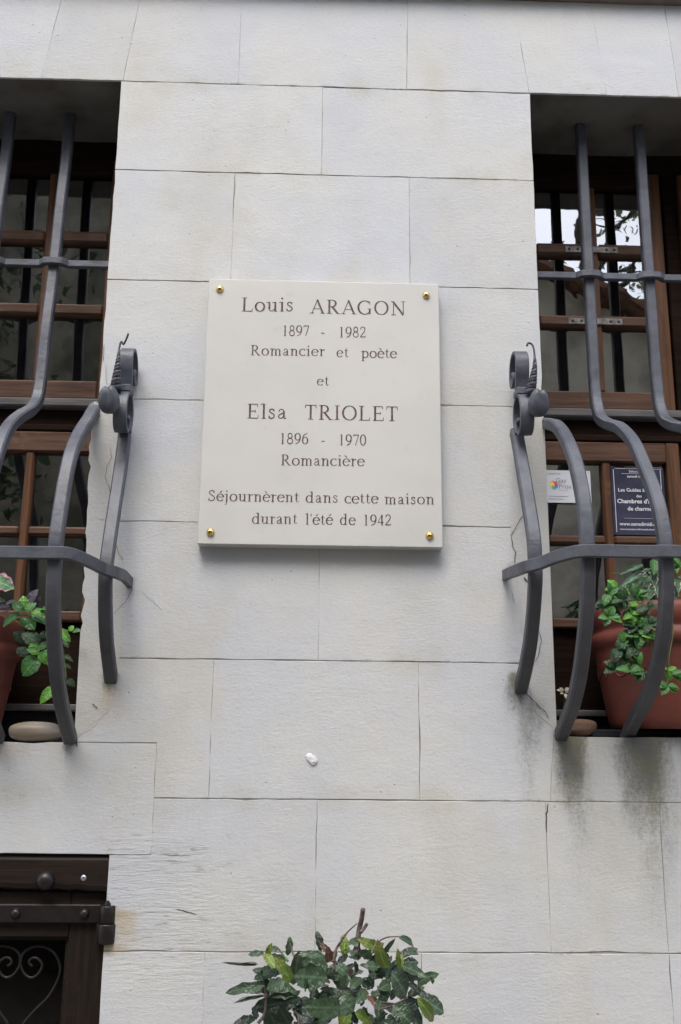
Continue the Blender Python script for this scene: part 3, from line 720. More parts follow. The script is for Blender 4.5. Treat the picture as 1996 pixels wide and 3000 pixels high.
# ================================================================== GRILLES
def sweep_rect(mb, path, wv, t, wdir=None, roll_jit=0.0):
    """rectangular bar along path; wv = width along wdir (or plan normal), t = thickness; chamfered section"""
    P = [Vector(p) for p in path]; v = []; f = []; n = len(P); c = min(wv, t) * 0.14
    for i, p in enumerate(P):
        T = (P[min(i + 1, n - 1)] - P[max(i - 1, 0)]).normalized()
        X = Vector(wdir).normalized(); X = (X - T * X.dot(T)).normalized(); N = T.cross(X)
        jw = wv / 2 * (1 + 0.03 * mnoise.noise(p * 14)); jt = t / 2 * (1 + 0.03 * mnoise.noise(p * 11 + Vector((5, 5, 5))))
        for (a, b) in ((-1, -1), (1, -1), (1, 1), (-1, 1)):
            for (ca, cb) in (((0, 1), (1, 0)) if a * b > 0 else ((1, 0), (0, 1))):
                v.append(p + X * a * (jw - c * ca) + N * b * (jt - c * cb))
    for i in range(n - 1):
        for k in range(8):
            f.append((i * 8 + k, i * 8 + (k + 1) % 8, (i + 1) * 8 + (k + 1) % 8, (i + 1) * 8 + k))
    f.append(tuple(range(7, -1, -1))); f.append(tuple((n - 1) * 8 + k for k in range(8)))
    mb.add(v, f, False)

MAIN_R = [(0.129, 3.27), (0.130, 3.06), (0.130, 2.90), (0.129, 2.75), (0.129, 2.60), (0.126, 2.52), (0.117, 2.475), (0.092, 2.436), (0.035, 2.402), (-0.052, 2.362), (-0.133, 2.302), (-0.193, 2.229), (-0.240, 2.163), (-0.267, 2.109), (-0.279, 2.058), (-0.278, 1.995), (-0.261, 1.927), (-0.234, 1.873), (-0.190, 1.820), (-0.120, 1.766), (-0.025, 1.722), (0.035, 1.688)]
JAMB_R = [(0.050, 2.408), (-0.002, 2.388), (-0.088, 2.350), (-0.156, 2.298), (-0.211, 2.238), (-0.247, 2.173), (-0.265, 2.119), (-0.271, 2.058), (-0.268, 1.994), (-0.256, 1.949), (-0.238, 1.906), (-0.213, 1.863), (-0.175, 1.808), (-0.116, 1.754), (-0.052, 1.719), (0.004, 1.690)]
MAIN_L = [(0.150, 3.27), (0.148, 3.13), (0.134, 3.0), (0.126, 2.871), (0.115, 2.75), (0.100, 2.647), (0.094, 2.557), (0.088, 2.496), (0.075, 2.450), (0.032, 2.409), (-0.045, 2.366), (-0.113, 2.321), (-0.160, 2.272), (-0.197, 2.20), (-0.222, 2.134), (-0.237, 2.083), (-0.243, 2.04), (-0.241, 1.981), (-0.229, 1.919), (-0.201, 1.86), (-0.163, 1.80), (-0.115, 1.751), (-0.060, 1.711), (0.002, 1.672)]
JAMB_L = [(0.06, 2.43), (0.008, 2.404), (-0.050, 2.356), (-0.122, 2.299), (-0.176, 2.243), (-0.207, 2.185), (-0.224, 2.134), (-0.237, 2.083), (-0.243, 2.045), (-0.241, 1.981), (-0.229, 1.919), (-0.201, 1.860), (-0.163, 1.800), (-0.115, 1.751), (-0.060, 1.711), (0.0, 1.672)]
SIDE_R = [(-0.040, 2.352), (-0.053, 2.335), (-0.078, 2.286), (-0.118, 2.207), (-0.154, 2.133), (-0.178, 2.075), (-0.180, 2.010), (-0.165, 1.963), (-0.141, 1.919), (-0.108, 1.874), (-0.056, 1.828), (0.004, 1.786)]
SIDE_L = [(-0.012, 2.352), (-0.018, 2.346), (-0.030, 2.284), (-0.058, 2.205), (-0.086, 2.133), (-0.112, 2.064), (-0.126, 2.003), (-0.108, 1.939), (-0.074, 1.876), (-0.035, 1.835), (0.006, 1.796)]

def strap_spiral(mb, pts, x, w, t, n=70):
    path = smooth_path([Vector((x, y, z)) for y, z in pts], n)
    sweep_rect(mb, path, w, t, (1, 0, 0))

def grille(sgn, label):
    x_j = 0.5405 if sgn > 0 else -0.492
    x_m = 0.691 if sgn > 0 else -0.6415
    x_s = 0.4577 if sgn > 0 else -0.4160
    G = empty('window_grille', label, 'window grille', (x_m, 0, 1.69 if sgn > 0 else 1.668), 'bellied iron window grilles')
    main, jamb, side = (MAIN_R, JAMB_R, SIDE_R) if sgn > 0 else (MAIN_L, JAMB_L, SIDE_L)
    for i in range(5):
        x = x_m + sgn * 0.1537 * i
        q = MB(); sweep_rect(q, smooth_path([Vector((x, y, z)) for y, z in main], 120), 0.0255, 0.024, (1, 0, 0)); q.build('bar', M['iron'], G)
    for x in (x_j, x_m + sgn * 0.1537 * 5):
        q = MB(); sweep_rect(q, smooth_path([Vector((x, y, z)) for y, z in jamb], 80), 0.0265, 0.024, (1, 0, 0)); q.build('bar', M['iron'], G)
    q = MB(); sweep_rect(q, smooth_path([Vector((x_s, y, z)) for y, z in side], 70), 0.0270, 0.022, (1, 0, 0)); sb = q.build('side_bar', M['iron'], G)
    # upper rail, forged forward round each bar
    yb = (0.128 if sgn > 0 else 0.122)
    P = []; xe = x_j - sgn * 0.06; P.append((xe, yb - 0.004)); bars = [x_m + sgn * 0.1537 * i for i in range(5)]
    for x in bars:
        for dx, dy in ((-0.034, -0.004), (-0.019, -0.018), (0, -0.021), (0.019, -0.018), (0.034, -0.004)): P.append((x + sgn * dx, yb + dy))
    P.append((bars[-1] + sgn * 0.2, yb - 0.004))
    q = MB(); z_ = 2.8235 if sgn > 0 else 2.820
    dn = []
    for i in range(len(P) - 1):
        for k in range(3): t = k / 3; dn.append(Vector((P[i][0] + (P[i + 1][0] - P[i][0]) * t, P[i][1] + (P[i + 1][1] - P[i][1]) * t, z_)))
    sweep_rect(q, dn, 0.0180, 0.0150, (0, 0, 1)); q.build('upper_rail', M['iron'], G)
    # lower rail round the belly, returning to the wall outside the side bar
    yf = -0.300 if sgn > 0 else -0.262
    zf = 2.0290 if sgn > 0 else 2.016
    P = [(bars[-1] + sgn * 0.20, yf + 0.006, zf)]
    for x in reversed(bars):
        for dx, dy in ((0.036, 0.005), (0.020, -0.001), (0, -0.002), (-0.020, -0.001), (-0.036, 0.005)): P.append((x + sgn * dx, yf + dy, zf))
    if sgn > 0:
        P += [(x_j + 0.022, yf + 0.005, zf), (x_j, yf + 0.004, zf), (x_j - 0.020, yf + 0.010, zf), (0.505, -0.283, 2.027), (0.482, -0.255, 2.024), (0.462, -0.226, 2.019), (0.444, -0.208, 2.016), (0.4335, -0.185, 2.016), (0.431, -0.12, 2.022), (0.431, -0.05, 2.03), (0.431, 0.006, 2.035)]
    else:
        P += [(x_j - 0.022, yf + 0.003, zf), (x_j, yf + 0.001, zf), (x_j + 0.025, yf + 0.004, zf), (-0.452, -0.243, 2.014), (-0.432, -0.205, 2.010), (-0.416, -0.163, 2.006), (-0.401, -0.150, 2.003), (-0.3915, -0.132, 2.002), (-0.388, -0.08, 2.006), (-0.388, -0.04, 2.006), (-0.388, 0.006, 2.006)]
    q = MB(); path = smooth_path([Vector(p) for p in P], 200); sweep_rect(q, path, 0.0245, 0.0125, (0, 0, 1)); q.build('lower_rail', M['iron'], G)
    # scrolled strap at the head of the side bar
    if sgn > 0: xo, oy, oz = x_s + 0.008, 0.0, 0.0
    else: xo, oy, oz = x_s + 0.003, 0.022, -0.004
    low = [(-0.052, 2.330), (-0.030, 2.375), (-0.034, 2.412), (-0.058, 2.440), (-0.092, 2.446), (-0.122, 2.428), (-0.138, 2.396), (-0.140, 2.358), (-0.124, 2.326), (-0.096, 2.318), (-0.076, 2.334), (-0.074, 2.358), (-0.090, 2.368), (-0.100, 2.356)]
    upp = [(-0.085, 2.425), (-0.096, 2.462), (-0.108, 2.500), (-0.104, 2.535), (-0.080, 2.556), (-0.048, 2.555), (-0.026, 2.533), (-0.018, 2.502), (-0.026, 2.474), (-0.048, 2.466), (-0.062, 2.482), (-0.058, 2.500), (-0.044, 2.502)]
    sh = lambda L: [(y + oy, z + oz) for y, z in L]
    low = [(-0.090 + (y + 0.090) * 0.70, 2.378 + (z - 2.385) * 0.70) for y, z in low]
    upp = [(-0.060 + (y + 0.060) * 0.80, 2.494 + (z - 2.512) * 0.78) for y, z in upp]
    q = MB(); strap_spiral(q, sh(low), xo, 0.030, 0.0078); sc = q.build('scroll', M['iron'], G)
    q = MB(); strap_spiral(q, sh(upp), xo - sgn * 0.001, 0.030, 0.0074); q.build('scroll', M['iron'], G)
    # collar, round forged leaf, twisted tendril
    q = MB(); q.box(xo - 0.017, xo + 0.017, -0.108 + oy, -0.068 + oy, 2.418 + oz, 2.436 + oz, 0.003); q.build('collar', M['iron'], sc)
    c = Vector((xo + sgn * 0.020, -0.150 + oy, 2.383 + oz)); rows = 14; cols = 32; v = []; f = []
    for i in range(rows + 1):
        a = math.pi * i / rows
        for k in range(cols):
            b = 2 * math.pi * k / cols
            p = Vector((math.sin(a) * math.cos(b), math.sin(a) * math.sin(b), math.cos(a))); p = p * (abs(p.x) ** 2.6 + abs(p.y) ** 2.6 + abs(p.z) ** 2.6) ** (-1 / 2.6)
            crease = 1 - 0.10 * math.exp(-(p.x * 3.6) ** 2) * (1 if p.z > -0.3 else 0.3)
            cr = math.exp(-((p.x - 0.15 * sgn) * 4.0) ** 2)
            v.append(c + Vector((p.x * 0.0225 * (1 - 0.25 * max(0, p.z)), p.y * 0.020 - 0.006 * p.z + 0.0050 * cr * max(0, -p.y), p.z * 0.029 - 0.0045 * cr * max(0, p.z))))
    for i in range(rows):
        for k in range(cols): f.append((i * cols + k, i * cols + (k + 1) % cols, (i + 1) * cols + (k + 1) % cols, (i + 1) * cols + k))
    mesh('forged_leaf', v, f, M['iron'], sc, True)
    q = MB()
    b0 = Vector((xo + sgn * 0.010, -0.118 + oy, 2.418 + oz))
    TP = [b0, b0 + Vector((sgn * 0.004, -0.010, 0.028)), b0 + Vector((sgn * 0.008, -0.016, 0.060)), b0 + Vector((sgn * 0.009, -0.016, 0.092)), b0 + Vector((sgn * 0.009, -0.010, 0.118)), b0 + Vector((sgn * 0.006, -0.006, 0.132)), b0 + Vector((sgn * -0.002, -0.008, 0.134)), b0 + Vector((sgn * -0.006, -0.012, 0.124))]
    if sgn < 0: TP = [Vector((b0.x + (b0.x - p.x) * 0.55 - 0.004, p.y, p.z)) for p in TP[:5]] + [b0 + Vector((0.003, -0.006, 0.130)), b0 + Vector((0.008, -0.008, 0.122)), b0 + Vector((0.013, -0.010, 0.132)), b0 + Vector((0.018, -0.012, 0.150))]
    rad = [max(0.0022, 0.0075 - 0.0053 * min(1, i / 88)) for i in range(140)]
    TP = [Vector((p.x, p.y, b0.z + (p.z - b0.z) * 0.84)) for p in TP]
    path = smooth_path(TP, 140)
    for ph in (0, math.pi):            # two forged strands twisted together, then one curled tip
        tw = []
        for i, p in enumerate(path):
            a_ = i * 0.42 + ph; k_ = 0.0058 * max(0.0, 1 - i / 84)
            tw.append(p + Vector((math.cos(a_) * k_, math.sin(a_) * k_, 0)))
        q.tube(tw if ph == 0 else tw[:84], rad if ph == 0 else rad[:84], 7); q.build('tendril', M['iron'], sc)
    return G
grille(1, 'grey iron bellied grille over the right window, before the large terracotta pot')
grille(-1, 'grey iron bellied grille over the left window, above the smooth oval pebble')

# ================================================================== PLAQUE
plaque = empty('memorial_plaque', 'cream stone plaque engraved to Louis Aragon and Elsa Triolet, fixed with four brass studs', 'plaque', (0.023, 0, 2.087))
q = MB(); PY = -0.033
q.box(-0.2425, 0.2905, PY, -0.0012, 2.087, 2.7145, 0.0016); q.build('slab', M['marble'], plaque)
for (x, z) in ((-0.2165, 2.6885), (0.2610, 2.6850), (-0.2150, 2.1135), (0.2620, 2.1135)):
    q = MB(); domed(q, x, z, 0.0088, 0.0078, PY - 0.0002, 24); q.build('brass_stud', M['brass'], plaque)

# engraved serif alphabet drawn as pen strokes (cap height 1, x height .68)
def arc(cx, cy, rx, ry, a0, a1, n=18):
    return [(cx + rx * math.cos(R(a0 + (a1 - a0) * i / n)), cy + ry * math.sin(R(a0 + (a1 - a0) * i / n))) for i in range(n + 1)]
def spl(P, n=26): return [(p.x, p.y) for p in smooth_path([Vector((a, b, 0)) for a, b in P], n)]
TK, TN = 0.118, 0.046
def st(x, y0=0.0, y1=1.0, w=TK): return ([(x, y0), (x, y1)], w)
def sf(x, y, a=0.15, b=0.15): return ([(x - a, y), (x + b, y)], 0.040)
def bar(x0, y0, x1, y1, w=TN): return ([(x0, y0), (x1, y1)], w)
def flag(x, y): return ([(x - 0.15, y - 0.055), (x + 0.03, y - 0.01)], 0.050)
xh = 0.68
GL = {
 'L': ([st(.18), sf(.18, .02), sf(.18, .98), bar(.18, .02, .64, .02), bar(.655, .0, .68, .22, .04)], .74),
 'A': ([bar(.07, .0, .41, 1.0, .052), bar(.39, 1.0, .75, 0, .118), bar(.18, .33, .62, .33, .04), sf(.07, .02, .11, .13), sf(.75, .02, .15, .12)], .84),
 'R': ([st(.19), sf(.19, .02), sf(.12, .98, .08, .1), (arc(.36, .745, .22, .235, 90, -90), None), bar(.17, .98, .37, .98), bar(.17, .51, .37, .51), bar(.36, .51, .72, .0, .11), sf(.76, .02, .10, .10)], .86),
 'G': ([(arc(.46, .5, .40, .485, 48, 325, 30), None), st(.755, .05, .40, .10), sf(.755, .41, .13, .11), bar(.755, .98, .765, .70, .035)], .92),
 'O': ([(arc(.45, .5, .385, .485, 0, 360, 36), None)], .92),
 'N': ([st(.17, 0, .98, .05), st(.77, .02, 1, .05), bar(.15, .97, .77, .02, .115), sf(.17, .02, .13, .13), sf(.12, .98, .10, .07), sf(.77, .98, .13, .13)], .95),
 'E': ([st(.18), sf(.12, .98, .08, .1), sf(.12, .02, .08, .1), bar(.18, .98, .62, .98), bar(.18, .51, .50, .51), bar(.18, .02, .65, .02), bar(.625, .99, .635, .78, .036), bar(.505, .41, .505, .61, .036), bar(.665, .0, .685, .23, .036)], .76),
 'T': ([st(.36), sf(.36, .02, .16, .16), bar(.05, .98, .67, .98), bar(.045, 1.0, .035, .76, .036), bar(.675, 1.0, .685, .76, .036)], .74),
 'I': ([st(.19), sf(.19, .02), sf(.19, .98)], .40),
 'S': ([(spl([(.49, .76), (.44, .92), (.29, .98), (.14, .91), (.10, .76), (.20, .62), (.38, .50), (.52, .37), (.53, .20), (.42, .06), (.26, .02), (.12, .10), (.07, .27)]), .082), bar(.50, .97, .50, .72, .034), bar(.065, .03, .06, .28, .034)], .64),
 'o': ([(arc(.33, .34, .265, .325, 0, 360, 30), None)], .68),
 'u': ([st(.16, .16, xh), flag(.13, xh), (spl([(.16, .22), (.18, .08), (.27, .03), (.38, .07), (.48, .18)]), .06), st(.52, 0, xh), flag(.49, xh), sf(.57, .015, .04, .08)], .70),
 'i': ([st(.17, 0, xh), flag(.14, xh), sf(.17, .015, .12, .12), (arc(.165, .93, .035, .035, 0, 360, 8), .07)], .34),
 's': ([(spl([(.36, .52), (.33, .62), (.22, .655), (.11, .60), (.10, .49), (.20, .40), (.32, .32), (.38, .21), (.33, .08), (.20, .02), (.09, .08), (.06, .19)], 22), .070), bar(.37, .66, .37, .50, .03), bar(.058, .02, .055, .20, .03)], .47),
 'm': ([st(.16, 0, xh), flag(.13, xh), sf(.16, .015, .11, .11), (spl([(.20, .52), (.30, .63), (.40, .65), (.48, .56)], 12), .060), st(.49, 0, .57), sf(.49, .015, .11, .11), (spl([(.52, .52), (.62, .63), (.72, .65), (.80, .56)], 12), .060), st(.815, 0, .57), sf(.815, .015, .11, .11)], .99),
 'n': ([st(.16, 0, xh), flag(.13, xh), sf(.16, .015, .11, .11), (spl([(.20, .52), (.31, .63), (.42, .65), (.50, .56)], 12), .060), st(.515, 0, .57), sf(.515, .015, .11, .11)], .68),
 'a': ([(spl([(.11, .50), (.15, .61), (.25, .655), (.35, .62), (.39, .52)], 16), .060), st(.40, .08, .54, .112), (spl([(.40, .10), (.45, .02), (.54, .07)], 8), .045), (spl([(.40, .41), (.24, .34), (.12, .26), (.09, .15), (.15, .05), (.26, .05), (.39, .15)], 20), .066)], .58),
 'c': ([(arc(.32, .34, .265, .325, 48, 318, 26), None), (arc(.475, .53, .02, .02, 0, 360, 6), .05)], .56),
 'e': ([(arc(.32, .34, .265, .325, 6, 322, 28), None), bar(.09, .385, .575, .385, .040)], .62),
 'r': ([st(.17, 0, xh), flag(.14, xh), sf(.17, .015, .12, .12), (spl([(.20, .50), (.28, .60), (.38, .64)], 9), .055), (arc(.41, .60, .025, .025, 0, 360, 6), .06)], .48),
 't': ([st(.19, .12, .80, .105), bar(.19, .80, .23, .90, .04), (spl([(.19, .14), (.22, .03), (.31, .03), (.39, .11)], 10), .045), bar(.05, .655, .38, .655, .040)], .44),
 'p': ([st(.16, -.31, xh), flag(.13, xh), sf(.16, -.30, .12, .13), (arc(.36, .34, .235, .325, 140, -140, 26), None)], .70),
 'd': ([(arc(.31, .34, .235, .325, 40, 320, 26), None), st(.52, 0, 1.02), flag(.49, 1.03), sf(.57, .015, .04, .08)], .70),
 'l': ([st(.17, 0, 1.02), flag(.14, 1.03), sf(.17, .015, .12, .12)], .34),
 'j': ([st(.19, -.12, xh), flag(.16, xh), (spl([(.19, -.10), (.16, -.26), (.04, -.31)], 9), .055), (arc(.185, .93, .035, .035, 0, 360, 8), .07)], .36),
 "'": ([bar(.11, 1.0, .10, .74, .07)], .22),
 '-': ([bar(.05, .32, .38, .32, .075)], .43),
 '1': ([st(.32, 0, .99), ([(.18, .90), (.34, .97)], .045), sf(.32, .02, .12, .12)], .62),
 '8': ([(arc(.32, .755, .185, .225, 0, 360, 24), .076), (arc(.32, .27, .235, .25, 0, 360, 26), .080)], .64),
 '9': ([(arc(.32, .665, .235, .315, 0, 360, 26), None), (spl([(.555, .66), (.54, .40), (.40, .15), (.14, .0)], 18), .075)], .64),
 '6': ([(arc(.32, .315, .235, .315, 0, 360, 26), None), (spl([(.085, .32), (.10, .58), (.24, .83), (.50, .98)], 18), .075)], .64),
 '7': ([bar(.09, .945, .575, .945, .085), bar(.565, .93, .27, .0, .066), bar(.085, .96, .06, .80, .036)], .62),
 '2': ([(spl([(.10, .74), (.15, .92), (.31, .98), (.47, .91), (.51, .74), (.42, .50), (.24, .26), (.08, .06)], 26), .080), bar(.07, .045, .55, .045, .085), bar(.55, .04, .585, .18, .04)], .62),
 '0': ([(arc(.32, .49, .235, .49, 0, 360, 30), None)], .64),
 '4': ([st(.42, 0, .98), bar(.42, .96, .05, .28, .045), bar(.04, .27, .58, .27, .066)], .63),
}
GL['è'] = (GL['e'][0] + [([(.18, .97), (.37, .78)], .07)], GL['e'][1]); GL['é'] = (GL['e'][0] + [([(.27, .78), (.46, .97)], .07)], GL['e'][1])

def stroke(mb, pts, wd, ox, oz, sx, sz, y, close_w):
    P = [(a, b) for a, b in pts]; n = len(P); v = []; closed = n > 8 and abs(P[0][0] - P[-1][0]) < 1e-6 and abs(P[0][1] - P[-1][1]) < 1e-6
    for i, (a, b) in enumerate(P):
        if closed: p0, p1 = P[(i - 1) % (n - 1)], P[(i + 1) % (n - 1)]
        else: p0, p1 = P[max(0, i - 1)], P[min(n - 1, i + 1)]
        dx, dy = p1[0] - p0[0], p1[1] - p0[1]; L = math.hypot(dx, dy) or 1
        nx, ny = -dy / L, dx / L
        w_ = wd if wd else TN + (TK - TN) * (abs(dy) / L) ** 1.5
        for s_ in (0.5, -0.5): v.append((ox + (a + nx * w_ * s_) * sx, y, oz + (b + ny * w_ * s_) * sz))
    mb.add(v, [(2 * i, 2 * i + 2, 2 * i + 3, 2 * i + 1) for i in range(n - 1)])

def word(mb, txt, x0, x1, zb0, zb1, h):
    """set a word between x0 and x1 on a baseline"""
    adv = [GL[c][1] for c in txt]; nat = sum(adv) * h
    # widen letters a little, the rest of the width goes into letter spacing
    lead = 0.04 * h
    sx = h * min(1.12, max(0.86, (x1 - x0) / nat)) * 0.97
    sp = ((x1 - x0) - sum(adv) * sx + 0.05 * h) / max(1, len(txt) - 1) if len(txt) > 1 else 0
    x = x0 - lead; k = 0
    for c, a in zip(txt, adv):
        zb = zb0 + (zb1 - zb0) * ((x - x0) / max(1e-6, x1 - x0))
        for pts, wd in GL[c][0]:
            k += 1; stroke(mb, pts, wd, x, zb, sx, h, PY - 0.0003 - 0.00005 * (k % 7), None)
        x += a * sx + sp
LINES = [
 ([('Louis', 708.9, 860, 912), ('ARAGON', 912.5, 1190, 917.7, 924)], 40.5),
 ([('1897', 827, 906, 984), ('-', 941, 954, 986), ('1982', 992.5, 1072.5, 988.3)], 31.0),
 ([('Romancier', 735, 952, 1040.5, 1043), ('et', 987.5, 1021.5, 1046), ('poète', 1060, 1163, 1048, 1049)], 29.5),
 ([('et', 930, 964, 1129)], 28.5),
 ([('Elsa', 725, 840, 1225.5, 1227), ('TRIOLET', 894.5, 1167, 1228.5, 1234)], 42.5),
 ([('1896', 819.5, 904, 1300.5), ('-', 942, 954.5, 1303), ('1970', 992.5, 1073.6, 1304.5)], 32.0),
 ([('Romancière', 823.7, 1068.6, 1363, 1365.5)], 31.5),
 ([('Séjournèrent', 610.7, 877, 1467.5, 1471), ('dans', 896.7, 990.8, 1472.5), ('cette', 1011, 1108.8, 1474.5), ('maison', 1128.6, 1272.8, 1477)], 31.5),
 ([('durant', 739, 872, 1534.5), ("l'été", 896, 975.7, 1536.5), ('de', 997, 1042, 1537.5), ('1942', 1064, 1147, 1539)], 31.5),
]
for words, hp in LINES:
    for wdat in words:
        q = MB()
        t_, xa, xb, ya = wdat[:4]; yb2 = wdat[4] if len(wdat) > 4 else ya
        A = at(xa, ya, PY); Bp = at(xb, yb2, PY); C_ = at(xa, ya - hp, PY)
        word(q, t_, A.x, Bp.x, A.z, Bp.z, C_.z - A.z)
        q.build('engraved_word', M['letter'], plaque)

# ================================================================== SMALL THINGS ON THE SILLS
def pebble(name, label, c, rx, ry, rz, mat, p=2.6, ns=1.0, grp=None):
    v = []; f = []; rows, cols = 18, 36
    for i in range(rows + 1):
        a = math.pi * i / rows
        for k in range(cols):
            b = 2 * math.pi * k / cols
            d = Vector((math.sin(a) * math.cos(b), math.sin(a) * math.sin(b), math.cos(a)))
            e = (abs(d.x) ** p + abs(d.y) ** p + abs(d.z) ** p) ** (-1 / p)
            q_ = d * e; nn = 1 + ns * 0.05 * mnoise.noise(d * 1.6 + Vector(c))
            v.append((c[0] + q_.x * rx * nn, c[1] + q_.y * ry * nn, c[2] + q_.z * rz * nn))
    for i in range(rows):
        for k in range(cols): f.append((i * cols + k, i * cols + (k + 1) % cols, (i + 1) * cols + (k + 1) % cols, (i + 1) * cols + k))
    return tag(mesh(name, v, f, mat, None, True), label, 'stone', grp)
pebble('pebble', 'smooth flat oval grey-tan pebble on the left window sill beside the red pot', (-0.574, 0.036, 1.6885), 0.0575, 0.034, 0.0215, M['pebble_grey'], 2.3)
pebble('cobble', 'rough reddish-brown stone on the right sill behind the first curved bar', (0.590, 0.072, 1.7105), 0.0475, 0.030, 0.0190, M['pebble_brown'], 3.0, 1.8)
# blob of white filler stuck on the wall
fb = [at(896, 2213), at(903, 2206), at(912, 2207), at(916, 2212), at(923, 2214), at(932, 2226), at(931, 2236), at(922, 2245), at(914, 2243), at(908, 2236), at(898, 2226)]
cen = sum(fb, Vector()) / len(fb); v = []; f = []
for j, (k, yy) in enumerate(((1.0, 0.001), (0.97, -0.0015), (0.80, -0.0035), (0.40, -0.0045))):
    for p in fb: e = cen.lerp(p, k); v.append((e.x, yy + 0.0025 * mnoise.noise(e * 90), e.z))
nb = len(fb)
for j in range(3):
    for i in range(nb): f.append((j * nb + i, j * nb + (i + 1) % nb, (j + 1) * nb + (i + 1) % nb, (j + 1) * nb + i))
f.append(tuple(3 * nb + i for i in range(nb)))
tag(mesh('filler_blob', v, f, M['white_filler'], None, False), 'small white lump of filler stuck on the wall below the plaque', 'filler')

# ------------------------------------------------------------------ notices behind the right grille
def sans(txt, size, x, z, y, mat, parent, name='lettering', bold=0.0, align='LEFT', xs=1.0, rot=0.0):
    cu = bpy.data.curves.new(name, 'FONT'); cu.body = txt; cu.size = size; cu.align_x = align; cu.offset = bold * size; cu.resolution_u = 3
    tmp = bpy.data.objects.new('tmp', cu); COL.objects.link(tmp)
    dg = bpy.context.evaluated_depsgraph_get(); me = bpy.data.meshes.new_from_object(tmp.evaluated_get(dg))
    bpy.data.objects.remove(tmp); bpy.data.curves.remove(cu)
    ca, sa = math.cos(rot), math.sin(rot)
    for vv in me.vertices: a, b = vv.co.x * xs, vv.co.y; vv.co = Vector((x + a * ca - b * sa, y, z + a * sa + b * ca))
    me.materials.clear(); me.name = name
    return link(name, me, parent, mat)
card = empty('window_card', 'white card with a rainbow spiral logo in the lower pane of the right window', 'notice', (0.65, 0.2665, 2.2715))
q = MB(); q.box(0.563, 0.7075, 0.2625, 0.2640, 2.2715, 2.3560, 0.0); q.build('card', M['card'], card)
lc = Vector((0.6135, 0.0, 2.3165))
cols = ['red', 'orange', 'yellow', 'green', 'teal', 'blue', 'red']
names = ['orange', 'yellow', 'yellow', 'green', 'teal', 'blue', 'red', 'red']
for i in range(8):
    a0 = 2 * math.pi * i / 8 + 1.2; v = []; f = []
    for k in range(9):
        t = k / 8; rr = 0.0022 + 0.0100 * t; an = a0 + 1.5 * t; ww = 0.0031 * math.sin(math.pi * min(1, t * 0.85 + 0.12)) + 0.0003
        px_, pz_ = math.cos(an) * rr, math.sin(an) * rr; nx, nz = -math.sin(an), math.cos(an)
        v += [(lc.x + px_ + nx * ww, 0.2621 - i * 0.00003, lc.z + pz_ + nz * ww), (lc.x + px_ - nx * ww, 0.2621 - i * 0.00003, lc.z + pz_ - nz * ww)]
    for k in range(8): f.append((2 * k, 2 * k + 1, 2 * k + 3, 2 * k + 2))
    mesh('logo_petal', v, f, M['logo_' + names[i]], card)
sans('MEMBRE DE', 0.0062, 0.5985, 2.3445, 0.2619, M['ink_grey'], card, 'heading')
sans('Gay', 0.0175, 0.6180, 2.3235, 0.2619, M['ink_grey'], card, 'logo_word'); sans('Prov', 0.0175, 0.6250, 2.3085, 0.2618, M['ink_grey'], card, 'logo_word')
sans('membre du', 0.0052, 0.6250, 2.3025, 0.2619, M['ink_orange'], card, 'tagline')
q = MB(); q.box(0.599, 0.648, 0.2618, 0.2624, 2.2875, 2.2885); q.box(0.599, 0.637, 0.2618, 0.2624, 2.2805, 2.2815); q.build('small_print', M['ink_grey'], card)

sign = empty('blue_notice', 'slate blue guest-house notice with white lettering in the right window pane', 'notice', (0.82, 0.266, 2.19))
q = MB(); q.box(0.7590, 0.8950, 0.2600, 0.2645, 2.1900, 2.3665, 0.001); q.build('panel', M['blue_sign'], sign)
q = MB(); q.box(0.7655, 0.7668, 0.2590, 0.2602, 2.1975, 2.3605); q.box(0.769, 0.890, 0.2590, 0.2602, 2.3625, 2.3632); q.box(0.7870, 0.8660, 0.2592, 0.2602, 2.3495, 2.3500)
q.box(0.7870, 0.8760, 0.2590, 0.2602, 2.2330, 2.2335); q.box(0.8855, 0.8868, 0.2590, 0.2602, 2.1975, 2.3605); q.build('rule', M['ink_white'], sign)
for (t_, s_, x_, z_, b_) in (('Sélectionné', 0.0095, 0.8275, 2.3525, 0), ('samedi midi in', 0.0095, 0.8275, 2.3395, 0.01), ('Les Guides à thème', 0.0128, 0.8275, 2.3025, 0.012), ('des', 0.0100, 0.8275, 2.2880, 0.01),
                             ("Chambres d'hôtes", 0.0150, 0.8275, 2.2725, 0.022), ('de charme', 0.0145, 0.8275, 2.2535, 0.018), ('www.samedimidi.com', 0.0128, 0.8275, 2.2145, 0.015), ('www.lesmaisonsdhotesdecharme.com', 0.0064, 0.8275, 2.2030, 0.01)):
    wmax = {'Les Guides à thème': 0.104, "Chambres d'hôtes": 0.112, 'www.samedimidi.com': 0.106, 'www.lesmaisonsdhotesdecharme.com': 0.106}.get(t_)
    o = sans(t_, s_, x_, z_, 0.2590, M['ink_white'], sign, 'lettering', b_, 'CENTER')
    if wmax:
        xs_ = [vv.co.x for vv in o.data.vertices]; wd = max(xs_) - min(xs_); k = wmax / wd
        for vv in o.data.vertices: vv.co.x = x_ + (vv.co.x - x_) * k

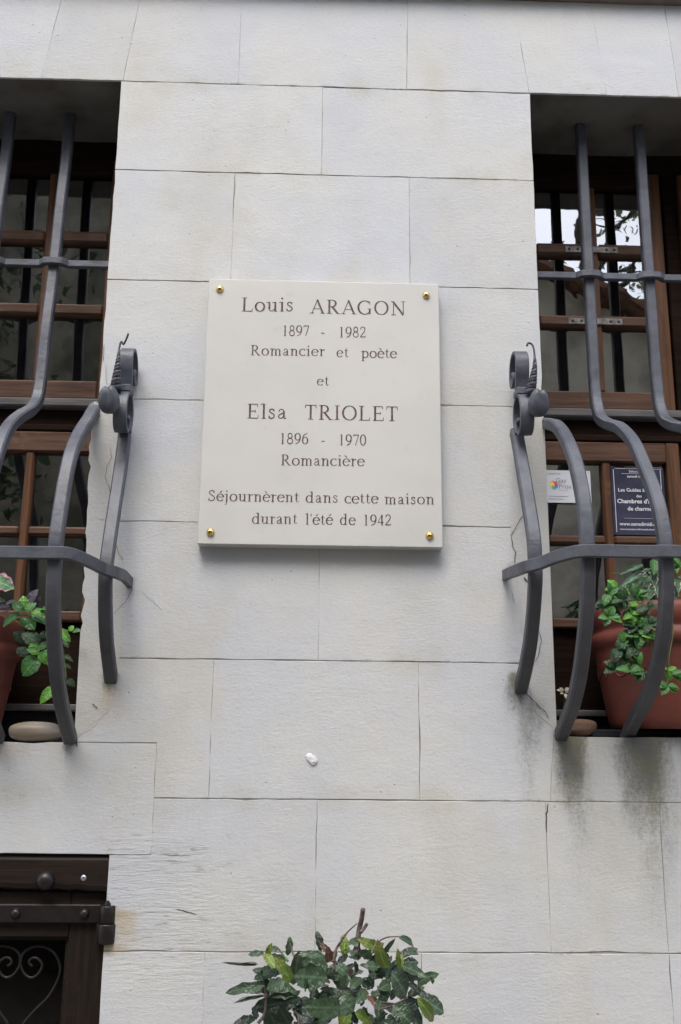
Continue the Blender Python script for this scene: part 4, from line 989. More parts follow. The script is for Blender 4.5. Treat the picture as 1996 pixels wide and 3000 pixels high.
# ================================================================== POTS AND PLANTS
def pot(name, label, cx, cy, zb, rr, H, lean=0.0, relief=True):
    P = empty(name, label, 'flower pot', (cx, cy, zb), 'terracotta pots on the window sills')
    T = Matrix.Rotation(lean, 3, 'Y')
    rb = rr * 0.80
    pr = [(0.001, 0.004), (rb * 0.90, 0.0), (rb * 0.97, 0.004), (rb * 1.0, 0.014)]
    for i in range(1, 12): t = i / 11; pr.append((rb + (rr * 0.955 - rb) * t ** 0.9, 0.014 + (H * 0.66 - 0.014) * t))
    zr = H * 0.66; h3 = H - zr
    pr += [(rr * 0.975, zr + 0.002), (rr * 1.0, zr + h3 * 0.10), (rr * 1.012, zr + h3 * 0.20), (rr * 1.0, zr + h3 * 0.31), (rr * 0.968, zr + h3 * 0.38), (rr * 0.962, zr + h3 * 0.44),
           (rr * 0.985, zr + h3 * 0.50), (rr * 1.018, zr + h3 * 0.66), (rr * 1.025, zr + h3 * 0.84), (rr * 1.005, zr + h3 * 0.97), (rr * 0.965, H), (rr * 0.92, H - 0.004), (rr * 0.90, H - 0.03), (rr * 0.88, zr)]
    q = MB(); q.lathe(pr, (cx, cy, zb), 72, 'Z', T); body = q.build('pot_body', M['terracotta'], P)
    q = MB(); q.lathe([(0.0, H - 0.018), (rr * 0.5, H - 0.015), (rr * 0.905, H - 0.024)], (cx, cy, zb), 32, 'Z', T); q.build('soil', M['soil'], P)
    if relief:
        def onbody(a, z): t = max(0, (z - 0.014) / (H * 0.66 - 0.014)); r_ = rb + (rr * 0.955 - rb) * t ** 0.9; return T @ Vector((r_ * math.cos(a), r_ * math.sin(a), z)) + Vector((cx, cy, zb))
        for a0 in range(0, 360, 40):
            a_ = R(a0 + 12); q = MB()
            swag = [onbody(a_ + R(t * 16), H * (0.53 - 0.11 * (1 - t * t)) + 0.003 * math.sin(t * 7)) for t in [i / 20 - 1 for i in range(41)]]
            q.tube(swag, [0.0012 + 0.0016 * abs(math.sin(i * 0.8)) for i in range(41)], 6)
            ca = a_ + R(19)
            curl = [onbody(ca + 0.055 * math.cos(t) * (1 - t / 9), H * 0.44 + 0.013 * math.sin(t) * (1 - t / 9)) for t in [i * 0.3 for i in range(28)]]
            q.tube(curl, 0.0017, 6)
            q.build('swag_relief', M['terracotta'], P)
    return P
pot('terracotta_pot', 'big red terracotta pot with a double rim and garland relief on the right sill', 0.8150, 0.100, 1.7065, 0.170, 0.270, R(0.6))
pot('terracotta_pot', 'reddish pot cut by the left edge of the photo, beside the smooth pebble', -0.812, 0.095, 1.668, 0.170, 0.265, 0.0)
tag(MB().box(0.62, 1.05, 0.05, 0.21, 1.6915, 1.7062, 0.002).build('pot_board', M['board']), 'thin dark board under the big red pot on the right sill', 'board')

def leaf_mesh(name, W=0.45, peak=0.42, fold=0.10, bend=0.12, wavy=0.0, tipp=1.0, lobes=None, nL=9, mat=None, seed=0):
    """unit leaf along +Y, base at origin; two halves folded on the midrib"""
    rg = random.Random(seed); v = []; f = []; rim = []
    prof = []
    for i in range(nL + 1):
        t = i / nL
        if lobes: w_ = lobes(t)
        else:
            a = math.log(0.5) / math.log(peak); w_ = math.sin(math.pi * t ** a) ** (0.80 * tipp) if 0 < t < 1 else 0
        prof.append(max(0.012, w_) * W / 2)
    for i in range(nL + 1):
        t = i / nL
        for j, u in enumerate((-1, -0.62, 0, 0.62, 1)):
            x = prof[i] * u * (1 + wavy * 0.25 * math.sin(t * 19 + u * 2 + seed)); y = t
            if lobes and abs(u) == 1: y += 0.10 * (prof[i] / W) * 0.6
            z = abs(u) * prof[i] * fold * 2 - bend * (t - 0.15) ** 2 * 1.3 + wavy * 0.06 * math.sin(t * 15 + u * 3 + seed) * abs(u)
            v.append((x, y, z)); rim.append(abs(u) if abs(u) > 0.9 else (0.45 if abs(u) > 0.3 else 0.0))
    for i in range(nL):
        for j in range(4): a = i * 5 + j; f.append((a, a + 1, a + 6, a + 5))
    me = bpy.data.meshes.new(name); me.from_pydata(v, [], f); me.polygons.foreach_set('use_smooth', [True] * len(f))
    at_ = me.attributes.new('rim', 'FLOAT', 'POINT'); at_.data.foreach_set('value', rim)
    me.update(); me.materials.append(mat); return me
def ivy_shape(t):
    return [0.05, 0.75, 1.0, 0.72, 0.62, 0.80, 0.55, 0.34, 0.16, 0.03][min(9, int(round(t * 9)))]
LM = {}
for key, mk in (('laurel', 'laurel'), ('laurel_dark', 'laurel_dark'), ('laurel_young', 'laurel_young'), ('laurel_brown', 'laurel_brown')):
    LM[key] = [leaf_mesh('leaf', 0.42, 0.48, 0.12, 0.20 + 0.12 * s_, 0.45, 0.72, mat=M[mk], seed=s_) for s_ in range(3)]
for key in ('basil', 'basil_bright', 'basil_dim', 'creeper'):
    LM[key] = [leaf_mesh('leaf', 0.60, 0.46, 0.14, 0.26 + 0.08 * s_, 0.15, 0.8, mat=M[key], seed=s_ + 5) for s_ in range(3)]
LM['ivy'] = [leaf_mesh('leaf', 0.95, 0.4, 0.10, 0.25, 0.3, lobes=ivy_shape, mat=M['ivy'], seed=s_) for s_ in range(2)]
LM['ivy_long'] = [leaf_mesh('leaf', 0.28, 0.4, 0.2, 0.35, 0.3, mat=M['ivy_long'], seed=s_) for s_ in range(2)]
LM['coleus'] = [leaf_mesh('leaf', 0.80, 0.42, 0.06, 0.2, 0.6, mat=M['coleus'], seed=3)]
LM['purple_leaf'] = [leaf_mesh('leaf', 0.75, 0.45, 0.06, 0.2, 0.4, mat=M['purple_leaf'], seed=3)]
LM['petal'] = [leaf_mesh('petal', 0.75, 0.55, 0.10, 0.35, 0.3, mat=M['petal'], seed=1)]

def place_leaf(kind, base, tip, width=None, parent=None, nrm=None, name='leaf', rg=random):
    """width in metres at the broadest; nrm = which way the upper face looks"""
    me = rg.choice(LM[kind]); base = Vector(base); tip = Vector(tip); Yv = tip - base; L = max(Yv.length, 0.004); Yn = Yv.normalized()
    N = Vector(nrm) if nrm is not None else Vector((rg.uniform(-0.5, 0.5), -1.0, rg.uniform(0.2, 1.1)))
    N = N - Yn * N.dot(Yn)
    if N.length < 0.05: N = Vector((0, -1, 0)) - Yn * -Yn.y
    N.normalize(); Xn = Yn.cross(N).normalized()
    nat = {'ivy': 0.95, 'ivy_long': 0.28, 'coleus': 0.80, 'purple_leaf': 0.75, 'petal': 0.75}.get(kind, 0.42 if kind.startswith('laurel') else 0.60)
    sx = (width / nat) if width else L
    m = Matrix.Identity(4)
    for i in range(3): m[i][0] = Xn[i] * sx; m[i][1] = Yn[i] * L; m[i][2] = N[i] * L; m[i][3] = base[i]
    o = bpy.data.objects.new(name, me); COL.objects.link(o); o.parent = parent
    if parent is not None: m = Matrix.Translation(-Vector(parent.location)) @ m
    o.matrix_basis = m
    return o
def pxw(px, y): return px * (2.2 + y) / 2200 * 0.78           # photo pixels -> metres at depth y, near the lower part

# ------------------------------------------------------------------ bay shrub at the foot of the wall
rg = random.Random(11)
shrub = empty('bay_shrub', 'leathery green bay shrub with a cut brown stick below the plaque', 'shrub', (0.09, -0.26, 0.0))
LA = [(570, 1110, 40, 1165, 100, 'laurel'), (580, 1240, 235, 1290, 34, 'laurel_dark'), (470, 830, 110, 832, 30, 'laurel_dark'), (560, 690, 350, 680, 60, 'laurel'), (640, 860, 595, 600, 105, 'laurel_young'),
      (700, 880, 560, 640, 90, 'laurel_young'), (660, 670, 745, 562, 70, 'laurel'), (900, 1075, 810, 820, 120, 'laurel_young'), (900, 1075, 950, 830, 100, 'laurel_young'), (930, 1100, 1010, 740, 140, 'laurel'), (985, 1180, 650, 1195, 150, 'laurel'),
      (660, 900, 460, 935, 90, 'laurel'), (680, 960, 500, 950, 110, 'laurel_dark'), (640, 1200, 510, 950, 100, 'laurel_dark'), (830, 1060, 560, 1130, 120, 'laurel'), (1390, 1010, 950, 980, 230, 'laurel'), (1400, 850, 1000, 900, 190, 'laurel'),
      (1080, 1040, 1140, 1185, 90, 'laurel'), (1360, 720, 1040, 678, 75, 'laurel'), (1570, 1390, 1190, 1425, 195, 'laurel'), (1010, 1290, 470, 1400, 190, 'laurel_dark'), (1210, 1270, 1050, 1610, 230, 'laurel_dark'),
      (600, 1400, 720, 1640, 210, 'laurel'), (440, 1545, 205, 1560, 95, 'laurel_dark'), (450, 1560, 430, 1370, 70, 'laurel_dark'), (1470, 1190, 1360, 1185, 85, 'laurel'), (1400, 810, 1425, 660, 90, 'laurel_brown'),
      (1410, 660, 1290, 560, 60, 'laurel_brown'), (1150, 1640, 1330, 1500, 150, 'laurel'), (760, 780, 700, 900, 80, 'laurel_dark'), (900, 1620, 760, 1450, 150, 'laurel_dark'), (850, 780, 560, 740, 100, 'laurel')]
LB = [(140, 730, 128, 440, 105, 'laurel_young'), (310, 590, 190, 455, 85, 'laurel'), (620, 690, 450, 500, 115, 'laurel_young'), (690, 890, 555, 640, 135, 'laurel_young'), (850, 478, 1100, 558, 85, 'laurel'),
      (930, 690, 1115, 665, 48, 'laurel'), (610, 690, 725, 615, 55, 'laurel'), (860, 900, 895, 705, 60, 'laurel_young'), (850, 880, 840, 720, 50, 'laurel_young'), (895, 810, 1075, 785, 95, 'laurel_dark'), (890, 850, 1160, 945, 105, 'laurel'),
      (1085, 1100, 1270, 940, 110, 'laurel'), (1290, 1090, 1235, 920, 50, 'laurel'), (755, 950, 1005, 1260, 220, 'laurel'), (740, 860, 690, 940, 95, 'laurel_dark'), (900, 930, 1095, 1045, 75, 'laurel_dark'), (975, 1075, 1115, 1165, 60, 'laurel_dark'),
      (595, 1160, 770, 1035, 115, 'laurel'), (730, 1175, 970, 1285, 55, 'laurel_dark'), (890, 1300, 1175, 1600, 155, 'laurel_dark'), (1085, 1270, 1385, 1625, 115, 'laurel_young'), (1120, 1265, 1455, 1450, 175, 'laurel'),
      (765, 1365, 995, 1570, 175, 'laurel'), (835, 1490, 680, 1640, 145, 'laurel_dark'), (250, 1450, 90, 1270, 200, 'laurel'), (420, 1150, 320, 1310, 105, 'laurel'), (195, 1440, 70, 1640, 145, 'laurel_young'), (270, 1470, 560, 1620, 160, 'laurel_young'),
      (470, 650, 320, 770, 150, 'laurel'), (570, 870, 410, 830, 115, 'laurel'), (160, 960, 50, 830, 125, 'laurel'), (210, 1000, 50, 1090, 125, 'laurel'), (350, 1000, 230, 1100, 120, 'laurel'), (530, 1110, 370, 1040, 125, 'laurel_dark'),
      (620, 1280, 550, 1470, 105, 'laurel'), (420, 1230, 530, 1340, 65, 'laurel_brown'), (660, 1570, 560, 1640, 100, 'laurel_dark'), (240, 720, 180, 560, 90, 'laurel'), (420, 600, 380, 740, 100, 'laurel'), (20, 1500, -80, 1400, 130, 'laurel'), (560, 1000, 640, 900, 110, 'laurel_dark'), (90, 1300, -60, 1330, 120, 'laurel')]
for L_, ox in ((LA, 650), (LB, 980)):
    for i, (x0, y0, x1, y1, w_, kd) in enumerate(L_):
        ya = -0.26 + rg.uniform(-0.06, 0.05); yb_ = ya + rg.uniform(-0.05, 0.03)
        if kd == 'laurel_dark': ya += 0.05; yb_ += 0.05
        a = at(ox + x0 / 4.48, 2640 + y0 / 4.48, ya); b = at(ox + x1 / 4.48, 2640 + y1 / 4.48, yb_)
        place_leaf(kd, a, b, w_ / 4.48 / 1500 * 1.22, shrub, (rg.uniform(-0.55, 0.55), -1, rg.uniform(0.0, 1.0)), rg=rg)
def in_mass(px, py):
    # rough outline of the dense heart of the crown
    top = 2782 + 0.00062 * (px - 1010) ** 2
    return py > top and abs(px - 1000) < 235 - max(0, 2900 - py) * 0.5
cnt = 0
while cnt < 240:
    px = rg.uniform(760, 1240); py = rg.uniform(2770, 3130)
    if not in_mass(px, py): continue
    y_ = rg.uniform(-0.24, -0.08); a = at(px, py, y_); an = rg.uniform(0, 2 * math.pi); ln = rg.uniform(0.016, 0.040)
    out_ = Vector(((px - 1000) / 400.0 + 0.8 * math.cos(an), -0.5 + 0.5 * rg.random(), 0.5 * math.sin(an) + 0.25)).normalized()
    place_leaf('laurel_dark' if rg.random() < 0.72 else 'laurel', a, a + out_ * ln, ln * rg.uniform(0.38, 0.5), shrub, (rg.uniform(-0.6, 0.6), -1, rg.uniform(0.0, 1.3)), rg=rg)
    cnt += 1
q = MB()
def twig(pts, ox, r0, r1=None, y=-0.25, key='twig', mat='stem_brown'):
    P = [at(ox + a / 4.48, 2640 + b / 4.48, y + 0.01 * math.sin(i)) for i, (a, b) in enumerate(pts)]
    r1 = r1 or r0 * 0.6; n = max(10, len(P) * 6); sp = smooth_path(P, n)
    m_ = MB(); m_.tube(sp, [r0 + (r1 - r0) * i / (n - 1) for i in range(n)], 7); return m_.build(key, M[mat], shrub)
twig([(270, 700), (300, 590), (325, 380), (360, 230), (378, 105)], 980, 0.0050, 0.0044, key='cut_stick'); twig([(345, 410), (395, 350), (432, 292)], 980, 0.0034, 0.0028)
twig([(120, 480), (160, 420), (210, 370), (300, 292)], 980, 0.0022, 0.0008); twig([(-20, 800), (20, 640), (80, 540), (150, 430)], 980, 0.0030, 0.0016)
twig([(540, 600), (570, 540), (640, 495), (720, 470), (860, 466)], 980, 0.0016, 0.0010); twig([(480, 700), (560, 520), (575, 500)], 980, 0.002, 0.001)
twig([(870, 790), (790, 680), (725, 600)], 650, 0.0022, 0.0014, mat='stem_green'); twig([(960, 760), (925, 660), (898, 558)], 650, 0.0022, 0.0014)
twig([(1400, 660), (1340, 600), (1258, 520)], 650, 0.0022, 0.0010); twig([(1480, 900), (1490, 700), (1520, 600), (1560, 540)], 650, 0.0024, 0.0016)
twig([(600, 1420), (760, 1370), (900, 1305), (960, 1270)], 980, 0.0024, 0.0014); twig([(620, 1330), (760, 1345), (850, 1360)], 980, 0.0018, 0.0012); twig([(1010, 1230), (1080, 1140), (1100, 1090)], 980, 0.0014, 0.001)
twig([(480, 1600), (560, 1480), (580, 1250), (540, 1000)], 650, 0.003, 0.0016); twig([(1050, 900), (1280, 1060), (1400, 1120)], 650, 0.0018, 0.0024); twig([(1560, 830), (1500, 790), (1470, 740)], 650, 0.0014, 0.001)
twig([(1010, 1640), (1000, 1500), (920, 1420)], 650, 0.0018, 0.001); twig([(470, 830), (400, 800), (230, 820), (120, 832)], 650, 0.0010, 0.0006); twig([(600, 1235), (480, 1240), (300, 1262), (230, 1292)], 650, 0.0012, 0.0006)
tb = Vector((0.09, -0.20, 0.0)); m_ = MB()
m_.tube(smooth_path([tb, Vector((0.085, -0.2, 0.4)), Vector((0.095, -0.2, 0.85)), at(1010, 2960, -0.2), at(1030, 2840, -0.22)], 40), [0.014 - 0.010 * i / 39 for i in range(40)], 9)
for k in range(16):
    an = rg.uniform(0, 6.28); z0_ = rg.uniform(0.85, 1.08); e = Vector((0.09 + 0.15 * math.cos(an), -0.2 + 0.08 * math.sin(an), z0_ + rg.uniform(0.06, 0.14)))
    m_.tube(smooth_path([Vector((0.09, -0.2, z0_)), Vector((0.09, -0.2, z0_)).lerp(e, 0.5) + Vector((0, 0, 0.02)), e], 10), [0.004 - 0.003 * i / 9 for i in range(10)], 5)
m_.build('stem', M['stem_brown'], shrub)

# ------------------------------------------------------------------ trailing plant in the right pot
rg = random.Random(5)
trail = empty('trailing_plant', 'bright green small-leaved plant spilling over the front of the right pot', 'plant', (0.76, -0.02, 1.96))
TC = [(960, 690, 1), (1030, 650, 2), (1190, 700, 1), (1130, 790, 2), (1080, 740, 0), (960, 880, 1), (1080, 880, 1), (1200, 880, 1), (1180, 950, 0), (1140, 1000, 1), (1270, 1000, 1), (1220, 1045, 1), (1320, 1050, 1), (1080, 1110, 1), (1190, 1130, 0), (1030, 1150, 0),
      (1070, 1230, 0), (1020, 1310, 0), (1140, 1340, 1), (1200, 1290, 1), (1255, 1350, 0), (1130, 1250, 1), (1460, 1335, 2), (1490, 1360, 1), (1455, 1465, 1), (1000, 760, 2), (1150, 860, 2), (920, 760, 0), (1290, 800, 0), (1000, 830, 0), (1300, 940, 0), (1560, 460, 1)]
def cp(x, y, dep): return at(1450 + x / 2.872, 1500 + y / 2.872, dep)
for (x, y, k) in TC:
    dep = -0.085 - 0.02 * rg.random(); c = cp(x, y, dep)
    kd = {0: 'basil_dim', 1: 'creeper', 2: 'basil_bright'}[k]
    for j in range(rg.choice((4, 5, 5, 6))):
        an = rg.uniform(0, 6.28); L_ = rg.uniform(0.017, 0.029); d = Vector((math.cos(an), -0.35 + rg.uniform(-0.2, 0.2), math.sin(an) * 0.8 - 0.15)).normalized()
        place_leaf(kd if j else ('basil_bright' if k else kd), c, c + d * L_, L_ * rg.uniform(0.62, 0.82), trail, (rg.uniform(-0.5, 0.5), -1, rg.uniform(0.3, 1.2)), rg=rg)
for pts in ([(1250, 760), (1150, 800), (1080, 900), (1130, 1000), (1080, 1110), (1040, 1200), (1020, 1310)], [(1300, 780), (1260, 860), (1200, 960), (1190, 1130), (1150, 1250), (1140, 1340)], [(1200, 760), (1100, 700), (1030, 650), (960, 700)],
            [(1190, 1130), (1200, 1250), (1255, 1350)], [(1300, 800), (1310, 1000), (1320, 1210)], [(1100, 800), (1000, 830), (960, 880)], [(1480, 800), (1500, 1000), (1470, 1200), (1460, 1335), (1455, 1465)]):
    q = MB(); sp = smooth_path([cp(a, b, -0.075) for a, b in pts], 40); q.tube(sp, 0.0013, 5); q.build('stem', M['stem_green'], trail)
ivy = empty('variegated_ivy', 'cream-edged ivy with a few long narrow leaves at the back of the right pot', 'plant', (0.83, 0.05, 1.96))
for (x0, y0, x1, y1, w_, kd) in [(1330, 500, 1355, 618, 95, 'ivy'), (1340, 510, 1250, 480, 70, 'ivy'), (1300, 540, 1190, 525, 60, 'ivy'), (1290, 590, 1250, 680, 80, 'ivy'), (1350, 640, 1290, 720, 90, 'ivy'), (1370, 620, 1380, 700, 80, 'ivy'), (1340, 400, 1350, 500, 95, 'basil'),
                                 (1240, 560, 1190, 640, 70, 'basil_dim'), (1530, 420, 1540, 480, 50, 'basil'), (1520, 560, 1560, 660, 100, 'ivy'), (1530, 640, 1525, 740, 60, 'ivy'), (1540, 540, 1600, 560, 70, 'ivy'), (1250, 440, 1090, 490, 50, 'ivy_long'), (1215, 535, 1060, 600, 52, 'ivy_long'),
                                 (1250, 450, 1130, 530, 40, 'ivy_long'), (1290, 720, 1230, 780, 90, 'basil_dim'), (1350, 740, 1300, 800, 90, 'basil_dim'), (1400, 620, 1440, 720, 100, 'ivy'), (1420, 480, 1450, 560, 90, 'ivy'), (1480, 700, 1500, 800, 100, 'basil_dim'), (1240, 700, 1180, 740, 80, 'basil_dim'), (1540, 760, 1580, 820, 100, 'basil_dim'), (1300, 640, 1220, 660, 60, 'ivy')]:
    dp = rg.uniform(-0.02, 0.03)
    place_leaf(kd, cp(x0, y0, dp + 0.01), cp(x1, y1, dp - 0.015), w_ / 2.872 / 1400, ivy, (rg.uniform(-0.3, 0.3), -1, rg.uniform(0.3, 0.9)), rg=rg)
for k in range(26):
    c = cp(rg.uniform(1140, 1600), rg.uniform(600, 820), rg.uniform(0.02, 0.10)); an = rg.uniform(0, 6.28); L_ = rg.uniform(0.02, 0.034)
    place_leaf(rg.choice(('basil_dim', 'basil_dim', 'ivy')), c, c + Vector((math.cos(an), -0.3, math.sin(an))).normalized() * L_, L_ * 0.7, ivy, (0, -1, 0.7), rg=rg)
for pts in ([(1400, 800), (1350, 650), (1340, 500), (1340, 400)], [(1380, 800), (1300, 600), (1250, 470)], [(1500, 800), (1540, 650), (1540, 430)], [(1200, 760), (1100, 600), (1060, 520), (990, 522)]):
    q = MB(); q.tube(smooth_path([cp(a, b, 0.03) for a, b in pts], 24), 0.0012, 5); q.build('stem', M['stem_green'], ivy)

# ------------------------------------------------------------------ plants in the left pot
rg = random.Random(9)
lp = empty('leafy_plant', 'glossy bright green plant hanging from the left pot behind a bar', 'plant', (-0.66, 0.05, 1.93))
def lq(x, y, dep): return at(x / 4.208, 1640 + y / 4.208, dep)
for (x0, y0, x1, y1, w_, kd) in [(250, 665, 10, 790, 130, 'basil'), (270, 640, 165, 490, 100, 'basil'), (320, 640, 270, 460, 120, 'basil_bright'), (340, 650, 410, 510, 105, 'basil'), (380, 660, 590, 610, 75, 'basil_bright'), (390, 690, 590, 740, 120, 'basil'),
                                 (350, 690, 430, 745, 70, 'basil_bright'), (340, 720, 400, 835, 130, 'basil'), (320, 720, 270, 810, 90, 'basil'), (490, 1060, 300, 880, 160, 'basil_dim'), (480, 1120, 310, 1090, 55, 'basil'), (475, 1160, 370, 1040, 110, 'basil_bright'), (480, 1140, 600, 1275, 95, 'basil_bright'),
                                 (500, 1110, 600, 990, 90, 'basil'), (480, 1210, 265, 1390, 190, 'basil'), (500, 1190, 600, 1120, 90, 'basil'), (310, 1010, 190, 880, 140, 'basil_dim'), (320, 1200, 230, 1060, 120, 'basil_dim'), (690, 1570, 495, 1725, 110, 'basil_bright'), (720, 860, 860, 985, 90, 'basil_bright'), (860, 880, 900, 810, 70, 'basil_bright'), (900, 890, 970, 850, 60, 'basil'),
                                 (790, 980, 840, 1070, 60, 'basil_dim'), (820, 1480, 925, 1540, 80, 'basil_dim'), (780, 1290, 880, 1325, 45, 'basil_dim'), (500, 620, 600, 575, 60, 'basil'), (500, 900, 590, 950, 80, 'basil_dim'), (700, 700, 640, 640, 90, 'basil_dim'), (640, 950, 560, 880, 60, 'basil_bright'), (420, 640, 480, 600, 70, 'basil_dim'), (780, 1180, 880, 1215, 50, 'basil_dim')]:
    dp = rg.uniform(-0.03, 0.02) + (0.04 if kd == 'basil_dim' else 0)
    place_leaf(kd, lq(x0, y0, dp), lq(x1, y1, dp - rg.uniform(-0.005, 0.02)), w_ / 4.208 / 1400 * 1.30, lp, (rg.uniform(-0.35, 0.35), -1, rg.uniform(0.3, 0.9)), rg=rg)
for pts in ([(160, 720), (260, 680), (360, 690), (480, 760)], [(200, 760), (330, 860), (430, 1000), (480, 1130), (490, 1200)], [(480, 760), (620, 820), (760, 860), (900, 880)], [(490, 1150), (620, 1350), (700, 1560)], [(620, 850), (760, 1050), (800, 1290), (820, 1480)]):
    q = MB(); q.tube(smooth_path([lq(a, b, 0.012) for a, b in pts], 24), 0.0015, 5); q.build('stem', M['stem_green'], lp)
cl = empty('veined_plant', 'quilted green leaf with pink edges and dusky leaves behind, in the left pot', 'plant', (-0.72, 0.06, 1.93))
for (x0, y0, x1, y1, w_, kd, dp) in [(-120, 230, 170, 330, 260, 'coleus', -0.03), (-60, 480, 60, 500, 60, 'coleus', -0.02), (-80, 560, 40, 480, 70, 'purple_leaf', 0.0), (340, 560, 450, 350, 150, 'purple_leaf', 0.12), (60, 560, 190, 480, 60, 'purple_leaf', 0.03), (-40, 600, 120, 560, 80, 'purple_leaf', 0.01), (440, 560, 490, 450, 90, 'purple_leaf', 0.13)]:
    place_leaf(kd, lq(x0, y0, dp), lq(x1, y1, dp - 0.01), w_ / 4.208 / 1400, cl, (rg.uniform(-0.2, 0.2), -1, rg.uniform(0.2, 0.6)), rg=rg)
for pts in ([(-60, 640), (-80, 400), (-110, 240)], [(60, 640), (200, 580), (340, 560)]):
    q = MB(); q.tube(smooth_path([lq(a, b, 0.03) for a, b in pts], 16), 0.0018, 5); q.build('stem', M['stem_brown'], cl)

# ------------------------------------------------------------------ white blossom lying on the ledge
bl = empty('white_blossom', 'small cream-white blossom on the low ledge behind the right grille', 'flower', (0.603, 0.215, 1.759))
for (x0, y0, x1, y1, w_) in [(575, 1510, 535, 1490, 30), (580, 1510, 560, 1478, 30), (585, 1505, 615, 1480, 34), (590, 1515, 640, 1500, 36), (590, 1525, 610, 1565, 34), (580, 1525, 560, 1520, 26), (595, 1540, 625, 1560, 26)]:
    place_leaf('petal', cp(x0, y0, 0.20), cp(x1, y1, 0.19), w_ / 2.872 / 1300, bl, (0, -1, 0.5), name='petal', rg=rg)
q = MB(); q.tube(smooth_path([cp(590, 1520, 0.203), cp(585, 1560, 0.21), Vector((0.603, 0.216, 1.759))], 10), 0.0015, 5); q.build('stem', M['stem_green'], bl)

# ================================================================== ACROSS THE STREET (seen mirrored in the panes)
def far_house(name, label, x0, x1, y, H, roofpts, mat, wins):
    h = empty(name, label, 'house', ((x0 + x1) / 2, y, 0))
    top = roofpts
    v = [(x0, y, 0), (x1, y, 0)] + [(x, y, z) for x, z in reversed(top)]
    n = len(v); v2 = [(a, y - 5, c) for a, b, c in v]
    f = [tuple(range(n))] + [tuple(range(2 * n - 1, n - 1, -1))] + [(i, n + i, n + (i + 1) % n, (i + 1) % n) for i in range(n)]
    # wall facing the street looks to +y
    mesh('wall', v + v2, f, mat, h)
    for i in range(len(top) - 1):
        (a, za), (b, zb) = top[i], top[i + 1]
        q = MB(); m = max(2, int(abs(b - a) / 0.22))
        for k in range(m):
            t0, t1 = k / m, (k + 1) / m; xa, xb = a + (b - a) * t0, a + (b - a) * t1; z0_, z1_ = za + (zb - za) * t0, za + (zb - za) * t1
            e = 0.03 * (k % 2) + 0.02
            q.add([(xa, y + 0.28, z0_ + e), (xb, y + 0.28, z1_ + e), (xb, y - 5.1, z1_ + e), (xa, y - 5.1, z0_ + e), (xa, y + 0.28, z0_ + e + 0.07), (xb, y + 0.28, z1_ + e + 0.07), (xb, y - 5.1, z1_ + e + 0.07), (xa, y - 5.1, z0_ + e + 0.07)],
                  [(0, 3, 2, 1), (4, 5, 6, 7), (0, 1, 5, 4), (1, 2, 6, 5), (2, 3, 7, 6), (3, 0, 4, 7)])
        q.build('roof', M['roof_tile'], h)
    for (wx, wz, ww, wh) in wins:
        q = MB()
        q.box(wx - ww / 2 - 0.08, wx - ww / 2, y + 0.002, y + 0.05, wz, wz + wh); q.box(wx + ww / 2, wx + ww / 2 + 0.08, y + 0.002, y + 0.05, wz, wz + wh)
        q.box(wx - ww / 2 - 0.08, wx + ww / 2 + 0.08, y + 0.002, y + 0.05, wz + wh, wz + wh + 0.1); q.box(wx - 0.03, wx + 0.03, y + 0.002, y + 0.045, wz, wz + wh); q.box(wx - ww / 2 - 0.1, wx + ww / 2 + 0.1, y + 0.002, y + 0.09, wz - 0.06, wz - 0.001)
        fo = q.build('window', M['shutter'], h)
        q = MB(); q.box(wx - ww / 2, wx - 0.03, y + 0.002, y + 0.02, wz, wz + wh); q.box(wx + 0.03, wx + ww / 2, y + 0.002, y + 0.02, wz, wz + wh); q.build('pane', M['room'], fo)
    return h
YO = -6.2
far_house('opposite_house', 'beige rendered house across the street, sloping tiled roof mirrored in the right panes', 0.6, 9, YO, 6, [(0.6, 5.55), (1.95, 6.35), (4.3, 5.15), (9, 4.9)], M['render_wall'], [(4.6, 1.0, 1.0, 1.7), (7.0, 1.0, 1.0, 1.7)])
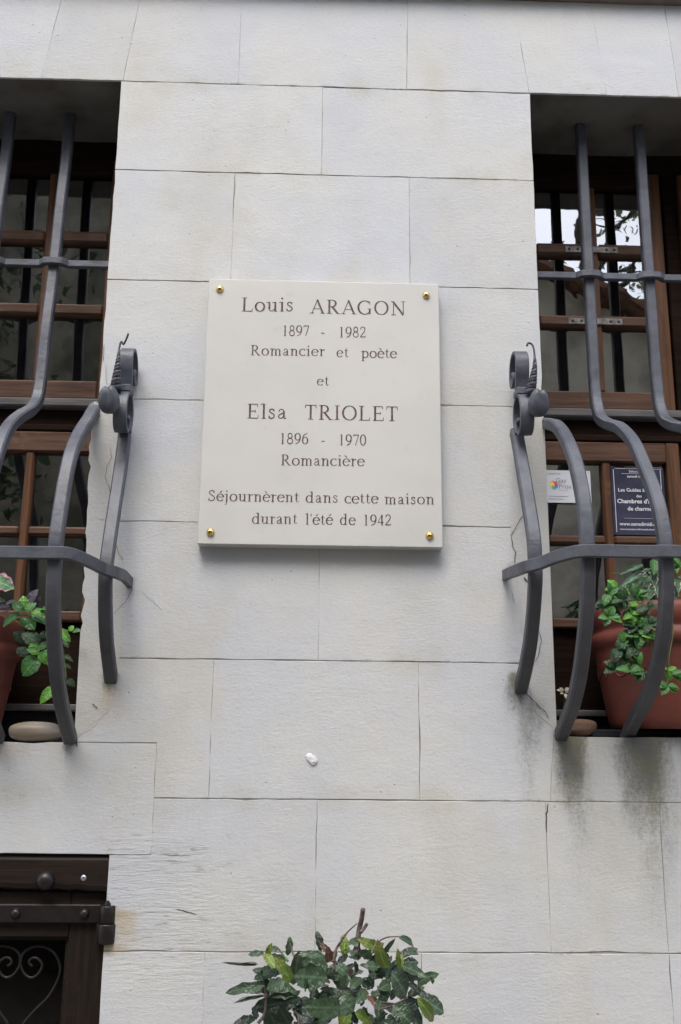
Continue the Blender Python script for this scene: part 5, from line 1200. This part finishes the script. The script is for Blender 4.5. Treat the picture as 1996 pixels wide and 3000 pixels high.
far_house('opposite_house', 'tall tan rendered house across the street, mirrored in the left panes', -9, 0.58, YO - 0.3, 7.8, [(-9, 7.6), (-4, 7.8), (0.58, 7.6)], M['render_wall_b'], [(-4.6, 1.2, 1.0, 1.8), (-4.6, 4.3, 1.0, 1.6), (-0.6, 4.3, 0.9, 1.5)])

def tree(label, x, y, h, rad, nleaf, kind, seed, dens=1.0, zc=None):
    rg = random.Random(seed); T = empty('street_tree', label, 'tree', (x, y, 0))
    q = MB(); zc = zc or h * 0.72
    q.tube(smooth_path([Vector((x, y, 0)), Vector((x + 0.1, y, h * 0.3)), Vector((x - 0.05, y, h * 0.55)), Vector((x, y, h * 0.85))], 20), [0.14 - 0.11 * i / 19 for i in range(20)], 8)
    tips = []
    for k in range(26):
        z0_ = h * rg.uniform(0.35, 0.8); an = rg.uniform(0, 6.28); e = Vector((x + rad * rg.uniform(0.5, 1) * math.cos(an), y + rad * rg.uniform(0.5, 1) * math.sin(an), z0_ + rg.uniform(0.2, 1.2)))
        b0 = Vector((x, y, z0_)); q.tube(smooth_path([b0, b0.lerp(e, 0.5) + Vector((0, 0, 0.15)), e], 8), [0.035 - 0.028 * i / 7 for i in range(8)], 5)
        for t in (0.45, 0.6, 0.75, 0.9, 1.0): tips.append(b0.lerp(e, t))
    q.build('trunk', M['bark'], T)
    v = []; f = []
    for k in range(nleaf):
        c = rg.choice(tips) + Vector((rg.gauss(0, 0.22), rg.gauss(0, 0.22), rg.gauss(0, 0.2)))
        a = Vector((rg.gauss(0, 1), rg.gauss(0, 1), rg.gauss(0, 1))).normalized(); b = a.cross(Vector((rg.gauss(0, 1), rg.gauss(0, 1), rg.gauss(0, 1)))).normalized()
        s_ = rg.uniform(0.035, 0.075); o = len(v); v += [c - a * s_, c + b * s_ * 0.5, c + a * s_, c - b * s_ * 0.5]; f.append((o, o + 1, o + 2, o + 3))
    mesh('crown', v, f, M[kind], T)
tree('thin-leaved tree behind the opposite roof, seen against the sky in the right panes', 3.6, YO - 3.2, 11.6, 2.0, 1500, 'crown_leaf', 3)
tree('leafy green tree on the opposite pavement, mirrored in the upper left panes', -3.1, YO + 1.0, 8.2, 1.0, 2600, 'crown_dark', 8)
